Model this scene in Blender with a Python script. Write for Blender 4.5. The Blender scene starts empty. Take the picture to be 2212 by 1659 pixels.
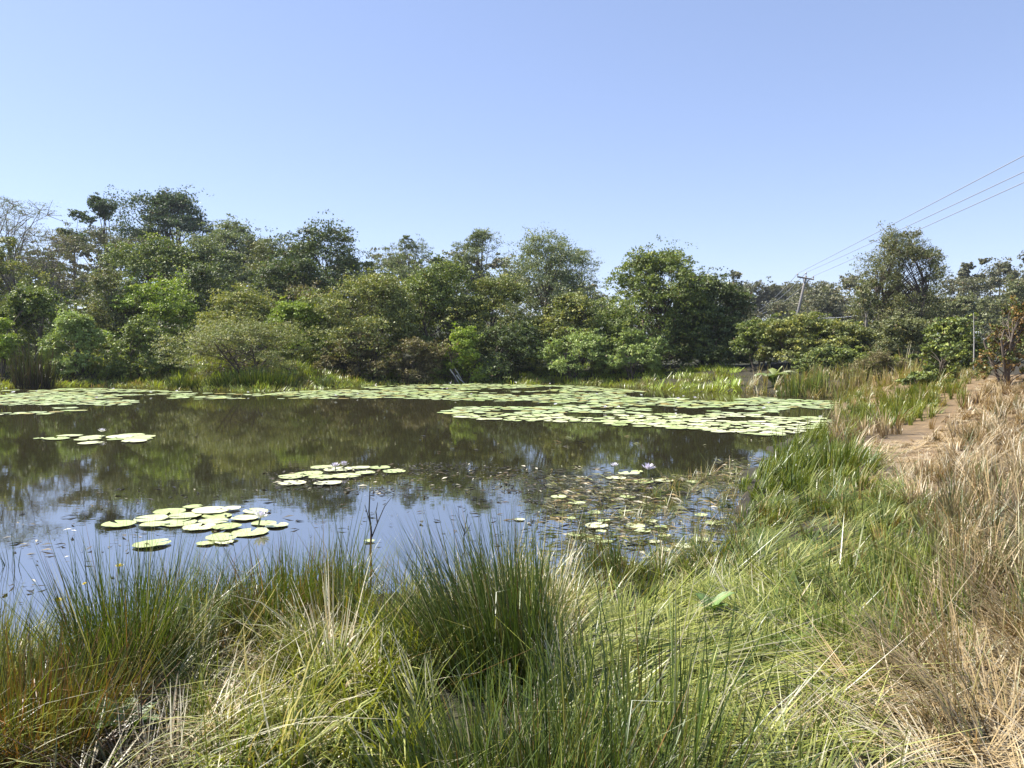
import bpy, math
import numpy as np
from mathutils import Vector

# ------------------------------------------------------------------ scene, camera, light
S = bpy.context.scene
COL = S.collection
EYE = 1.9                       # eye height above the pond surface
FPX = 788.0                     # focal length in pixels of a 1024 px wide frame
PITCH = math.atan(37.0 / FPX)
SUN_AZ, SUN_EL = math.radians(-72), math.radians(52)    # azimuth from +Y (ahead), negative = left

cd = bpy.data.cameras.new('camera')
cam = bpy.data.objects.new('camera', cd)
COL.objects.link(cam)
cam.location = (0, 0, EYE)
cam.rotation_euler = (math.pi / 2 - PITCH, 0, 0)
cd.sensor_width = 36.0
cd.lens = 36.0 * FPX / 1024.0
cd.clip_start, cd.clip_end = 0.05, 6000
S.camera = cam

W = bpy.data.worlds.new('World')
S.world = W
W.use_nodes = True
nt = W.node_tree
nt.nodes.clear()
sky = nt.nodes.new('ShaderNodeTexSky')
sky.sky_type = 'NISHITA'
sky.sun_disc = False
sky.sun_elevation = SUN_EL
sky.sun_rotation = SUN_AZ
sky.altitude = 1700
sky.air_density = 1.0
sky.dust_density = 1.2
sky.ozone_density = 3.0
def _vm(op, a, vec):
    n = nt.nodes.new('ShaderNodeVectorMath'); n.operation = op
    nt.links.new(a, n.inputs[0]); n.inputs[1].default_value = vec
    return n.outputs[0]
# a hazy, pale dry-season sky: the same soft tone curve in every direction
K0 = 0.12 * 2 ** 0.75
lin = _vm('MULTIPLY', sky.outputs[0], (K0, K0 * 0.97, K0 * 1.06))
gm = nt.nodes.new('ShaderNodeGamma'); gm.inputs[1].default_value = 0.64
nt.links.new(lin, gm.inputs[0])
bg = nt.nodes.new('ShaderNodeBackground')
bg.inputs[1].default_value = 0.12
wo = nt.nodes.new('ShaderNodeOutputWorld')
nt.links.new(_vm('MULTIPLY', gm.outputs[0], (0.83 / K0, 0.84 / K0, 0.925 / K0)), bg.inputs[0])
nt.links.new(bg.outputs[0], wo.inputs[0])

sl = bpy.data.lights.new('sun', 'SUN')
sl.energy = 5.0
sl.angle = math.radians(0.53)
sl.color = (1.0, 0.95, 0.86)
so = bpy.data.objects.new('sun', sl)
COL.objects.link(so)
sdir = Vector((math.sin(SUN_AZ) * math.cos(SUN_EL), math.cos(SUN_AZ) * math.cos(SUN_EL), math.sin(SUN_EL)))
so.rotation_euler = (-sdir).to_track_quat('-Z', 'Y').to_euler()

S.view_settings.view_transform = 'Standard'
S.view_settings.look = 'None'
S.view_settings.exposure = 0.9
S.view_settings.gamma = 1.0
S.view_settings.use_curve_mapping = False
S.render.engine = 'CYCLES'
S.cycles.use_denoising = True
S.cycles.denoising_prefilter = 'ACCURATE'
S.cycles.volume_bounces = 0
S.cycles.max_bounces = 6
S.cycles.diffuse_bounces = 2
S.cycles.glossy_bounces = 3
S.cycles.transmission_bounces = 3
S.cycles.transparent_max_bounces = 4
S.cycles.caustics_reflective = False
S.cycles.caustics_refractive = False

# ------------------------------------------------------------------ helpers
rng = np.random.default_rng(11)
U = lambda a, b, n=None: rng.uniform(a, b, n)
K = 2.16                        # the layout numbers below are in a 2212 px wide frame
CP, SP = math.cos(PITCH), math.sin(PITCH)


def ray(X, Y):
    a = (X / K - 512) / FPX
    b = (384 - Y / K) / FPX
    return np.array([a, CP + b * SP, -SP + b * CP])


def at(X, Y, D):
    r = ray(X, Y)
    return np.array([0, 0, EYE]) + r * (D / r[1])


def on(X, Y, z=0.0):
    r = ray(X, Y)
    return np.array([0, 0, EYE]) + r * ((z - EYE) / r[2])


def proj(P):
    x, y, z = P[:, 0], P[:, 1], P[:, 2] - EYE
    f = np.maximum(y * CP - z * SP, 0.05)
    u = y * SP + z * CP
    return (512 + FPX * x / f) * K, (384 - FPX * u / f) * K


def ss(a, b, x):
    t = np.clip((np.asarray(x, float) - a) / (b - a), 0, 1)
    return t * t * (3 - 2 * t)


def inside(poly, x, y):
    poly = np.asarray(poly)
    r = np.zeros(x.shape, bool)
    n = len(poly)
    for i in range(n):
        x0, y0 = poly[i][:2]
        x1, y1 = poly[(i + 1) % n][:2]
        if y0 == y1:
            continue
        c = ((y0 > y) != (y1 > y)) & (x < (x1 - x0) * (y - y0) / (y1 - y0) + x0)
        r ^= c
    return r


def edge_dist(poly, x, y):
    poly = np.asarray(poly)[:, :2]
    d = np.full(x.shape, 1e9)
    n = len(poly)
    for i in range(n):
        p, q = poly[i], poly[(i + 1) % n]
        v = q - p
        L = max(v @ v, 1e-9)
        t = np.clip(((x - p[0]) * v[0] + (y - p[1]) * v[1]) / L, 0, 1)
        d = np.minimum(d, np.hypot(x - p[0] - t * v[0], y - p[1] - t * v[1]))
    return d


def wob(x, y, s=1.0, seed=0):
    """smooth noise, about -1..1"""
    r = np.random.default_rng(seed)
    o = np.zeros(np.shape(x))
    for k in range(6):
        a = r.uniform(0, 6.28)
        f = s * r.uniform(0.6, 2.2)
        o = o + np.sin((x * math.cos(a) + y * math.sin(a)) * f + r.uniform(0, 6.28)) / 3.0
    return o


def mesh_np(name, V, faces, mat, col=None, smooth=False):
    """faces: an (n,k) index array, or a list of such arrays"""
    me = bpy.data.meshes.new(name)
    V = np.ascontiguousarray(V, np.float32)
    fl = faces if isinstance(faces, list) else [faces]
    fl = [np.asarray(f, np.int32) for f in fl if len(f)]
    loops = np.concatenate([f.ravel() for f in fl])
    tot = np.concatenate([np.full(len(f), f.shape[1], np.int32) for f in fl])
    start = np.concatenate([[0], np.cumsum(tot)[:-1]]).astype(np.int32)
    me.vertices.add(len(V)); me.vertices.foreach_set('co', V.ravel())
    me.loops.add(len(loops)); me.loops.foreach_set('vertex_index', loops)
    me.polygons.add(len(tot)); me.polygons.foreach_set('loop_start', start); me.polygons.foreach_set('loop_total', tot)
    if smooth:
        me.polygons.foreach_set('use_smooth', np.ones(len(tot), bool))
    if col is not None:
        ca = me.color_attributes.new('Col', 'FLOAT_COLOR', 'POINT')
        c4 = np.ones((len(V), 4), np.float32); c4[:, :3] = col
        ca.data.foreach_set('color', c4.ravel())
    me.update(calc_edges=True)
    me.materials.append(mat)
    return me


def link(name, me, parent=None, loc=(0, 0, 0), rot=(0, 0, 0), scale=None):
    o = bpy.data.objects.new(name, me)
    COL.objects.link(o)
    o.location = loc
    o.rotation_euler = rot
    if scale is not None:
        o.scale = scale
    o.parent = parent
    return o


def tag(o, label=None, cat=None, group=None, kind=None):
    if label: o['label'] = label
    if cat: o['category'] = cat
    if group: o['group'] = group
    if kind: o['kind'] = kind
    return o


# ------------------------------------------------------------------ materials
def mat_new(name):
    m = bpy.data.materials.new(name)
    m.use_nodes = True
    m.node_tree.nodes.clear()
    return m, m.node_tree.nodes, m.node_tree.links


def mat_leaf(name, trans=0.3, gloss=0.12, rough=0.45, tcol=(1.35, 1.45, 0.55)):
    """vertex colour leaf: diffuse, light coming through, a thin gloss"""
    m, N, L = mat_new(name)
    c = N.new('ShaderNodeVertexColor'); c.layer_name = 'Col'
    d = N.new('ShaderNodeBsdfDiffuse')
    t = N.new('ShaderNodeBsdfTranslucent')
    mu = N.new('ShaderNodeMix'); mu.data_type = 'RGBA'; mu.blend_type = 'MULTIPLY'
    mu.inputs[0].default_value = 1; mu.inputs[7].default_value = (*tcol, 1)
    L.new(c.outputs[0], mu.inputs[6]); L.new(c.outputs[0], d.inputs[0]); L.new(mu.outputs[2], t.inputs[0])
    a = N.new('ShaderNodeMixShader'); a.inputs[0].default_value = trans
    L.new(d.outputs[0], a.inputs[1]); L.new(t.outputs[0], a.inputs[2])
    g = N.new('ShaderNodeBsdfGlossy'); g.inputs['Roughness'].default_value = rough
    fr = N.new('ShaderNodeFresnel'); fr.inputs[0].default_value = 1.4
    sc = N.new('ShaderNodeMath'); sc.operation = 'MULTIPLY_ADD'
    sc.inputs[1].default_value = 0.6; sc.inputs[2].default_value = gloss * 0.3
    L.new(fr.outputs[0], sc.inputs[0])
    cl = N.new('ShaderNodeMath'); cl.operation = 'MINIMUM'; cl.inputs[1].default_value = gloss * 2
    L.new(sc.outputs[0], cl.inputs[0])
    b = N.new('ShaderNodeMixShader')
    L.new(cl.outputs[0], b.inputs[0]); L.new(a.outputs[0], b.inputs[1]); L.new(g.outputs[0], b.inputs[2])
    o = N.new('ShaderNodeOutputMaterial'); L.new(b.outputs[0], o.inputs[0])
    return m


def mat_plain(name, col, rough=0.7, var=0.3, scale=8.0, bump=0.0, col2=None, use_obj=False):
    m, N, L = mat_new(name)
    p = N.new('ShaderNodeBsdfPrincipled'); p.inputs['Roughness'].default_value = rough
    tc = N.new('ShaderNodeTexCoord')
    n = N.new('ShaderNodeTexNoise'); n.inputs['Scale'].default_value = scale; n.inputs['Detail'].default_value = 5
    L.new(tc.outputs['Object'], n.inputs['Vector'])
    r = N.new('ShaderNodeValToRGB')
    c2 = col2 or tuple(c * (1 - var) for c in col)
    r.color_ramp.elements[0].position = 0.35; r.color_ramp.elements[1].position = 0.65
    r.color_ramp.elements[0].color = (*c2, 1); r.color_ramp.elements[1].color = (*col, 1)
    L.new(n.outputs[0], r.inputs[0]); L.new(r.outputs[0], p.inputs['Base Color'])
    if bump:
        b = N.new('ShaderNodeBump'); b.inputs['Strength'].default_value = bump
        L.new(n.outputs[0], b.inputs['Height']); L.new(b.outputs[0], p.inputs['Normal'])
    o = N.new('ShaderNodeOutputMaterial'); L.new(p.outputs[0], o.inputs[0])
    return m


M_LEAF = mat_leaf('leaf', 0.20, 0.05, 0.55)
M_GRASS = mat_leaf('grass_blade', 0.26, 0.035, 0.4, (1.3, 1.25, 0.45))
M_DRY = mat_leaf('dry_stem', 0.2, 0.06, 0.5, (1.1, 1.0, 0.8))
M_BARK = mat_plain('bark', (0.16, 0.125, 0.095), 0.9, 0.5, 6.0, 0.4)
M_BARKPALE = mat_plain('pale_bark', (0.34, 0.30, 0.25), 0.85, 0.45, 6.0, 0.3)


def mat_ground():
    m, N, L = mat_new('soil')
    p = N.new('ShaderNodeBsdfPrincipled'); p.inputs['Roughness'].default_value = 0.95
    c = N.new('ShaderNodeVertexColor'); c.layer_name = 'Col'
    tc = N.new('ShaderNodeTexCoord')
    n = N.new('ShaderNodeTexNoise'); n.inputs['Scale'].default_value = 3.0; n.inputs['Detail'].default_value = 9
    n.inputs['Roughness'].default_value = 0.7
    L.new(tc.outputs['Object'], n.inputs['Vector'])
    r = N.new('ShaderNodeValToRGB')
    r.color_ramp.elements[0].position = 0.3; r.color_ramp.elements[1].position = 0.7
    r.color_ramp.elements[0].color = (0.45, 0.45, 0.45, 1); r.color_ramp.elements[1].color = (1.15, 1.12, 1.05, 1)
    mu = N.new('ShaderNodeMix'); mu.data_type = 'RGBA'; mu.blend_type = 'MULTIPLY'; mu.inputs[0].default_value = 1
    L.new(n.outputs[0], r.inputs[0]); L.new(c.outputs[0], mu.inputs[6]); L.new(r.outputs[0], mu.inputs[7])
    L.new(mu.outputs[2], p.inputs['Base Color'])
    n2 = N.new('ShaderNodeTexNoise'); n2.inputs['Scale'].default_value = 25; n2.inputs['Detail'].default_value = 6
    L.new(tc.outputs['Object'], n2.inputs['Vector'])
    b = N.new('ShaderNodeBump'); b.inputs['Strength'].default_value = 0.6; b.inputs['Distance'].default_value = 0.03
    L.new(n2.outputs[0], b.inputs['Height']); L.new(b.outputs[0], p.inputs['Normal'])
    o = N.new('ShaderNodeOutputMaterial'); L.new(p.outputs[0], o.inputs[0])
    return m


def mat_water():
    m, N, L = mat_new('pond_water')
    d = N.new('ShaderNodeBsdfDiffuse'); d.inputs[0].default_value = (0.028, 0.025, 0.012, 1)
    g = N.new('ShaderNodeBsdfGlossy'); g.inputs['Roughness'].default_value = 0.015
    g.inputs[0].default_value = (0.97, 0.97, 0.96, 1)
    tc = N.new('ShaderNodeTexCoord')
    mp = N.new('ShaderNodeMapping'); mp.inputs['Scale'].default_value = (1.0, 1.6, 1)
    L.new(tc.outputs['Object'], mp.inputs[0])
    n = N.new('ShaderNodeTexNoise'); n.inputs['Scale'].default_value = 5.0; n.inputs['Detail'].default_value = 3
    L.new(mp.outputs[0], n.inputs['Vector'])
    b = N.new('ShaderNodeBump'); b.inputs['Strength'].default_value = 0.02; b.inputs['Distance'].default_value = 0.02
    L.new(n.outputs[0], b.inputs['Height']); L.new(b.outputs[0], g.inputs['Normal'])
    fr = N.new('ShaderNodeFresnel'); fr.inputs[0].default_value = 13.0
    mx = N.new('ShaderNodeMixShader')
    L.new(fr.outputs[0], mx.inputs[0]); L.new(d.outputs[0], mx.inputs[1]); L.new(g.outputs[0], mx.inputs[2])
    o = N.new('ShaderNodeOutputMaterial'); L.new(mx.outputs[0], o.inputs[0])
    return m


def mat_pad():
    m, N, L = mat_new('lily_pad')
    p = N.new('ShaderNodeBsdfPrincipled')
    p.inputs['Roughness'].default_value = 0.38
    p.inputs['IOR'].default_value = 1.5
    oi = N.new('ShaderNodeObjectInfo')
    r = N.new('ShaderNodeValToRGB')
    e = r.color_ramp.elements
    e[0].position = 0.0; e[0].color = (0.42, 0.50, 0.20, 1)
    e[1].position = 1.0; e[1].color = (0.77, 0.76, 0.56, 1)
    k = e.new(0.5); k.color = (0.59, 0.63, 0.35, 1)
    L.new(oi.outputs['Random'], r.inputs[0])
    c = N.new('ShaderNodeVertexColor'); c.layer_name = 'Col'
    mu = N.new('ShaderNodeMix'); mu.data_type = 'RGBA'; mu.blend_type = 'MULTIPLY'; mu.inputs[0].default_value = 1
    L.new(r.outputs[0], mu.inputs[6]); L.new(c.outputs[0], mu.inputs[7])
    tc = N.new('ShaderNodeTexCoord')
    n = N.new('ShaderNodeTexNoise'); n.inputs['Scale'].default_value = 9; n.inputs['Detail'].default_value = 6
    of = N.new('ShaderNodeVectorMath'); of.operation = 'MULTIPLY_ADD'; of.inputs[1].default_value = (37, 17, 11)
    L.new(oi.outputs['Random'], of.inputs[0]); L.new(tc.outputs['Object'], of.inputs[2]); L.new(of.outputs[0], n.inputs['Vector'])
    n.inputs['Scale'].default_value = 4.5
    rr = N.new('ShaderNodeValToRGB'); rr.color_ramp.elements[0].position = 0.3
    rr.color_ramp.elements[0].color = (0.45, 0.36, 0.2, 1); rr.color_ramp.elements[1].position = 0.62; rr.color_ramp.elements[1].color = (1.06, 1.06, 1.05, 1)
    rk = rr.color_ramp.elements.new(0.37); rk.color = (0.84, 0.86, 0.72, 1)
    L.new(n.outputs[0], rr.inputs[0])
    m2 = N.new('ShaderNodeMix'); m2.data_type = 'RGBA'; m2.blend_type = 'MULTIPLY'; m2.inputs[0].default_value = 1
    L.new(mu.outputs[2], m2.inputs[6]); L.new(rr.outputs[0], m2.inputs[7])
    L.new(m2.outputs[2], p.inputs['Base Color'])
    o = N.new('ShaderNodeOutputMaterial'); L.new(p.outputs[0], o.inputs[0])
    return m


M_GROUND, M_WATER, M_PAD = mat_ground(), mat_water(), mat_pad()
M_PETAL = mat_plain('white_petal', (0.85, 0.82, 0.88), 0.5, 0.08)
M_LILAC = mat_plain('lilac_petal', (0.82, 0.76, 0.87), 0.5, 0.12)
M_YELLOW = mat_plain('yellow_petal', (0.90, 0.74, 0.03), 0.5, 0.1)
M_STAMEN = mat_plain('stamen', (0.80, 0.50, 0.05), 0.6, 0.2)
M_STALK = mat_plain('green_stalk', (0.10, 0.13, 0.04), 0.6, 0.3)
M_POLE = mat_plain('weathered_wood', (0.27, 0.25, 0.23), 0.9, 0.35, 10, 0.3)
M_METAL = mat_plain('galvanised_metal', (0.30, 0.31, 0.33), 0.5, 0.2)
M_WIRE = mat_plain('wire', (0.34, 0.36, 0.40), 0.5, 0.1)
M_CERAM = mat_plain('insulator_glaze', (0.35, 0.30, 0.28), 0.25, 0.1)
M_TWIG = mat_plain('wet_black_twig', (0.03, 0.027, 0.022), 0.7, 0.3)
M_DEADWOOD = mat_plain('bleached_wood', (0.55, 0.52, 0.47), 0.85, 0.35, 12, 0.2)

# ------------------------------------------------------------------ pond outline and terrain
shore_px = [(-120, 1395), (60, 1420), (180, 1400), (300, 1345), (500, 1325), (700, 1290), (830, 1285), (1000, 1290), (1150, 1240),
            (1220, 1285), (1300, 1295), (1360, 1225), (1500, 1205), (1590, 1180), (1570, 1120), (1610, 1060), (1590, 1020),
            (1650, 1005), (1695, 992), (1650, 968), (1745, 935), (1800, 925), (1840, 902), (1818, 884), (1850, 868), (1930, 866),
            (1900, 861), (1800, 857), (1700, 850), (1620, 843), (1500, 846), (1440, 837), (1300, 830), (1000, 826), (800, 829),
            (680, 838), (550, 843), (400, 838), (250, 832), (0, 838), (-400, 838), (-1000, 845)]
POND = [tuple(on(X, Y)[:2]) for X, Y in shore_px] + [(-60.0, 25.0), (-45.0, 9.0), (-20.0, 4.6), (-8.0, 4.7)]
POND = np.array(POND)


def sdist(x, y):
    d = edge_dist(POND, x, y)
    return np.where(inside(POND, x, y), -d, d)


def ground_z(x, y, sd=None):
    x = np.asarray(x, float); y = np.asarray(y, float)
    if sd is None:
        sd = sdist(x, y)
    out = 0.02 + 0.20 * ss(0, 1.6, sd) + (0.62 + 0.5 * ss(0, -9, x)) * ss(30, 36, y) * ss(0.2, 6.0, sd)
    out = out + 0.9 * ss(7.5, 15, x - 0.05 * (y - 15)) * ss(6, 12, y) * (1 - 0.7 * ss(22, 34, y))
    rise = np.clip(y - 48, 0, 140)
    out = out + rise * (0.02 + 0.05 * ss(25, -15, x))
    out = out + ss(0.4, 2, sd) * 0.05 * wob(x, y, 1.3, 3) + ss(2, 9, sd) * 0.08 * wob(x, y, 0.35, 4)
    inn = -0.03 - 0.55 * ss(0, 3.0, -sd)
    return np.where(sd > 0, out, inn)


def gz(x, y):
    return float(ground_z(np.array([x]), np.array([y]))[0])


PATH = [on(X, Y, z)[:2] for X, Y, z in [(1830, 985, .25), (1880, 950, .28), (1990, 945, .3), (2060, 915, .35), (2110, 880, .45), (2150, 865, .5),
                                         (2170, 880, .5), (2130, 930, .4), (2080, 975, .35), (2030, 1020, .3), (1930, 1050, .27), (1850, 1020, .25)]]


def build_ground():
    # one sheet, fine near the camera, coarse to the horizon
    gx = np.concatenate([-np.geomspace(3000, 32, 22), np.linspace(-30, -6.2, 60), np.linspace(-6, 12, 150), np.linspace(12.4, 40, 60), np.geomspace(44, 3000, 22)])
    gy = np.concatenate([-np.geomspace(2500, 8, 14), np.linspace(-5, 2, 12), np.linspace(2.12, 14, 110), np.linspace(14.2, 50, 110), np.geomspace(52, 3500, 34)])
    X, Y = np.meshgrid(gx, gy)
    x, y = X.ravel(), Y.ravel()
    sd = sdist(x, y)
    z = ground_z(x, y, sd)
    n, m = len(gx), len(gy)
    i = np.arange(n - 1)[None, :] + np.arange(m - 1)[:, None] * n
    i = i.ravel()
    F = np.stack([i, i + 1, i + 1 + n, i + n], 1)
    c = np.tile(np.array([0.045, 0.036, 0.022]), (len(x), 1))
    fl = ss(38, 46, y)[:, None]
    c = c * (1 - fl) + np.array([0.040, 0.042, 0.020]) * fl
    k = (0.5 + 0.5 * wob(x, y, 0.8, 9))[:, None]
    c = c * (1 - 0.35 * k) + np.array([0.06, 0.075, 0.03]) * 0.35 * k
    dryb = (ss(5.5, 9, x) * ss(3, 7, y) * (1 - ss(26, 34, y)))[:, None]
    c = c * (1 - dryb) + np.array([0.24, 0.165, 0.085]) * dryb
    pd = edge_dist(PATH, x, y); pin = inside(PATH, x, y)
    pth = np.where(pin, 1, 1 - ss(0, 0.8, pd))[:, None]
    pth = pth * ss(17.5, 13.5, y)[:, None]
    c = c * (1 - pth) + np.array([0.33, 0.235, 0.14]) * pth * (0.75 + 0.35 * k)
    mud = ss(0.35, 0, np.abs(sd))[:, None]
    c = c * (1 - 0.6 * mud) + np.array([0.04, 0.032, 0.02]) * 0.6 * mud
    o = link('ground', mesh_np('ground', np.stack([x, y, z], 1), F, M_GROUND, c, True))
    tag(o, 'soil banks and rising land around the lily pond', kind='structure')


build_ground()
wv = [(-70, 1.5, 0), (14, 1.5, 0), (20, 50, 0), (-90, 50, 0)]
tag(link('pond_water', mesh_np('pond_water', wv, np.array([[0, 1, 2, 3]]), M_WATER)), 'still dark pond water mirroring trees and sky', kind='structure')


# ------------------------------------------------------------------ branches and foliage
def tubes(paths, radii, sides=5):
    """each path: (k,3) points; radii: (k,). Returns verts, quads"""
    V, F, off = [], [], 0
    ang = np.arange(sides) * 2 * math.pi / sides
    ca, sa = np.cos(ang), np.sin(ang)
    for P, R in zip(paths, radii):
        P = np.asarray(P, float); R = np.asarray(R, float)
        T = np.gradient(P, axis=0)
        T /= np.linalg.norm(T, axis=1)[:, None] + 1e-9
        ref = np.array([1.0, 0, 0]) if abs(T[0][2]) > 0.5 else np.array([0, 0, 1.0])
        A = np.cross(T, ref); A /= np.linalg.norm(A, axis=1)[:, None] + 1e-9
        B = np.cross(T, A)
        ring = P[:, None, :] + R[:, None, None] * (A[:, None, :] * ca[None, :, None] + B[:, None, :] * sa[None, :, None])
        k = len(P)
        V.append(ring.reshape(-1, 3))
        i = np.arange(k - 1)[:, None] * sides + np.arange(sides)[None, :]
        j = np.arange(k - 1)[:, None] * sides + (np.arange(sides)[None, :] + 1) % sides
        F.append(np.stack([i, j, j + sides, i + sides], -1).reshape(-1, 4) + off)
        off += k * sides
    return np.concatenate(V), np.concatenate(F)


def bez(a, b, bend, n=5):
    a, b = np.asarray(a, float), np.asarray(b, float)
    t = np.linspace(0, 1, n)[:, None]
    mid = (a + b) / 2 + np.asarray(bend, float)
    return (1 - t) ** 2 * a + 2 * t * (1 - t) * mid + t * t * b


def unit(v):
    return v / (np.linalg.norm(v, axis=-1, keepdims=True) + 1e-9)


def leaf_quads(C, axis, nor, ln, wd, col, tri=False):
    """diamond leaves; C,axis,nor (n,3); ln,wd (n,)"""
    axis = unit(axis)
    side = unit(np.cross(axis, nor))
    n = len(C)
    up = np.cross(side, axis)
    V = np.empty((n, 4, 3))
    V[:, 0] = C - axis * (ln * 0.5)[:, None] + side * (wd * 0.12)[:, None]
    V[:, 1] = C + side * (wd * 0.52)[:, None] - axis * (ln * 0.02)[:, None] + up * (ln * 0.04)[:, None]
    V[:, 2] = C + axis * (ln * 0.5)[:, None] - side * (wd * 0.1)[:, None] - up * (ln * 0.12)[:, None]
    V[:, 3] = C - side * (wd * 0.5)[:, None] - axis * (ln * 0.14)[:, None]
    if tri:
        V[:, 3] = C - side * (wd * 0.55)[:, None] - axis * (ln * 0.35)[:, None]
        V[:, 1] = C + side * (wd * 0.60)[:, None] - axis * (ln * 0.20)[:, None]
        V = V[:, 1:]
        return V.reshape(-1, 3), np.arange(3 * n).reshape(n, 3), np.repeat(col, 3, 0)
    F = np.arange(4 * n).reshape(n, 4)
    return V.reshape(-1, 3), F, np.repeat(col, 4, 0)


PAL = {  # base colour pairs (linear), third: young growth
    'deep':   [(0.032, 0.048, 0.020), (0.062, 0.082, 0.034), (0.10, 0.13, 0.040)],
    'green':  [(0.056, 0.080, 0.025), (0.095, 0.122, 0.042), (0.16, 0.19, 0.045)],
    'bright': [(0.100, 0.145, 0.022), (0.150, 0.200, 0.035), (0.24, 0.28, 0.045)],
    'olive':  [(0.074, 0.090, 0.030), (0.120, 0.138, 0.046), (0.18, 0.18, 0.045)],
    'grey':   [(0.075, 0.095, 0.052), (0.120, 0.145, 0.085), (0.16, 0.18, 0.09)],
    'blue':   [(0.028, 0.045, 0.026), (0.050, 0.075, 0.042), (0.07, 0.10, 0.05)],
    'brown':  [(0.080, 0.072, 0.036), (0.120, 0.102, 0.052), (0.10, 0.12, 0.04)],
    'rust':   [(0.125, 0.078, 0.030), (0.160, 0.105, 0.040), (0.08, 0.10, 0.03)],
    'pale':   [(0.120, 0.165, 0.055), (0.190, 0.240, 0.095), (0.24, 0.28, 0.10)],
    'euc':    [(0.065, 0.075, 0.035), (0.100, 0.112, 0.055), (0.13, 0.12, 0.05)],
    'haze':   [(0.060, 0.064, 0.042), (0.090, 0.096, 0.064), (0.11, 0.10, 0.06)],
}

# crown profiles: half width against height 0..1
PROF = {
    'dome':   lambda t: np.sqrt(np.clip(1 - np.clip((t - 0.25) / 0.75, 0, 1) ** 2, 0, 1)) * (0.86 + 0.14 * ss(0, 0.25, t)),
    'round':  lambda t: np.sqrt(np.clip(1 - (2 * t - 1) ** 2, 0.02, 1)),
    'umbrel': lambda t: np.clip(0.35 + 0.75 * t, 0, 1) * np.sqrt(np.clip(1 - np.clip((t - 0.6) / 0.4, 0, 1) ** 2, 0.05, 1)),
    'cone':   lambda t: np.clip(1.0 - 0.8 * t, 0.1, 1) * ss(-0.05, 0.12, t),
    'column': lambda t: np.sqrt(np.clip(1 - (2 * t - 1) ** 4, 0.03, 1)) * (0.75 + 0.25 * np.sin(t * 9)),
    'wisp':   lambda t: np.interp(t, [0, 0.15, 0.45, 0.7, 0.9, 1.0], [0.55, 0.8, 1.0, 0.85, 0.5, 0.12]),
    'vase':   lambda t: (0.35 + 0.65 * ss(0, 0.7, t)) * np.sqrt(np.clip(1 - np.clip((t - 0.72) / 0.28, 0, 1) ** 2, 0.08, 1)),
}
N_LEAF = [0]
DENS = 3.5
LEAFGAIN = np.array([2.2, 2.08, 1.75])


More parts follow.
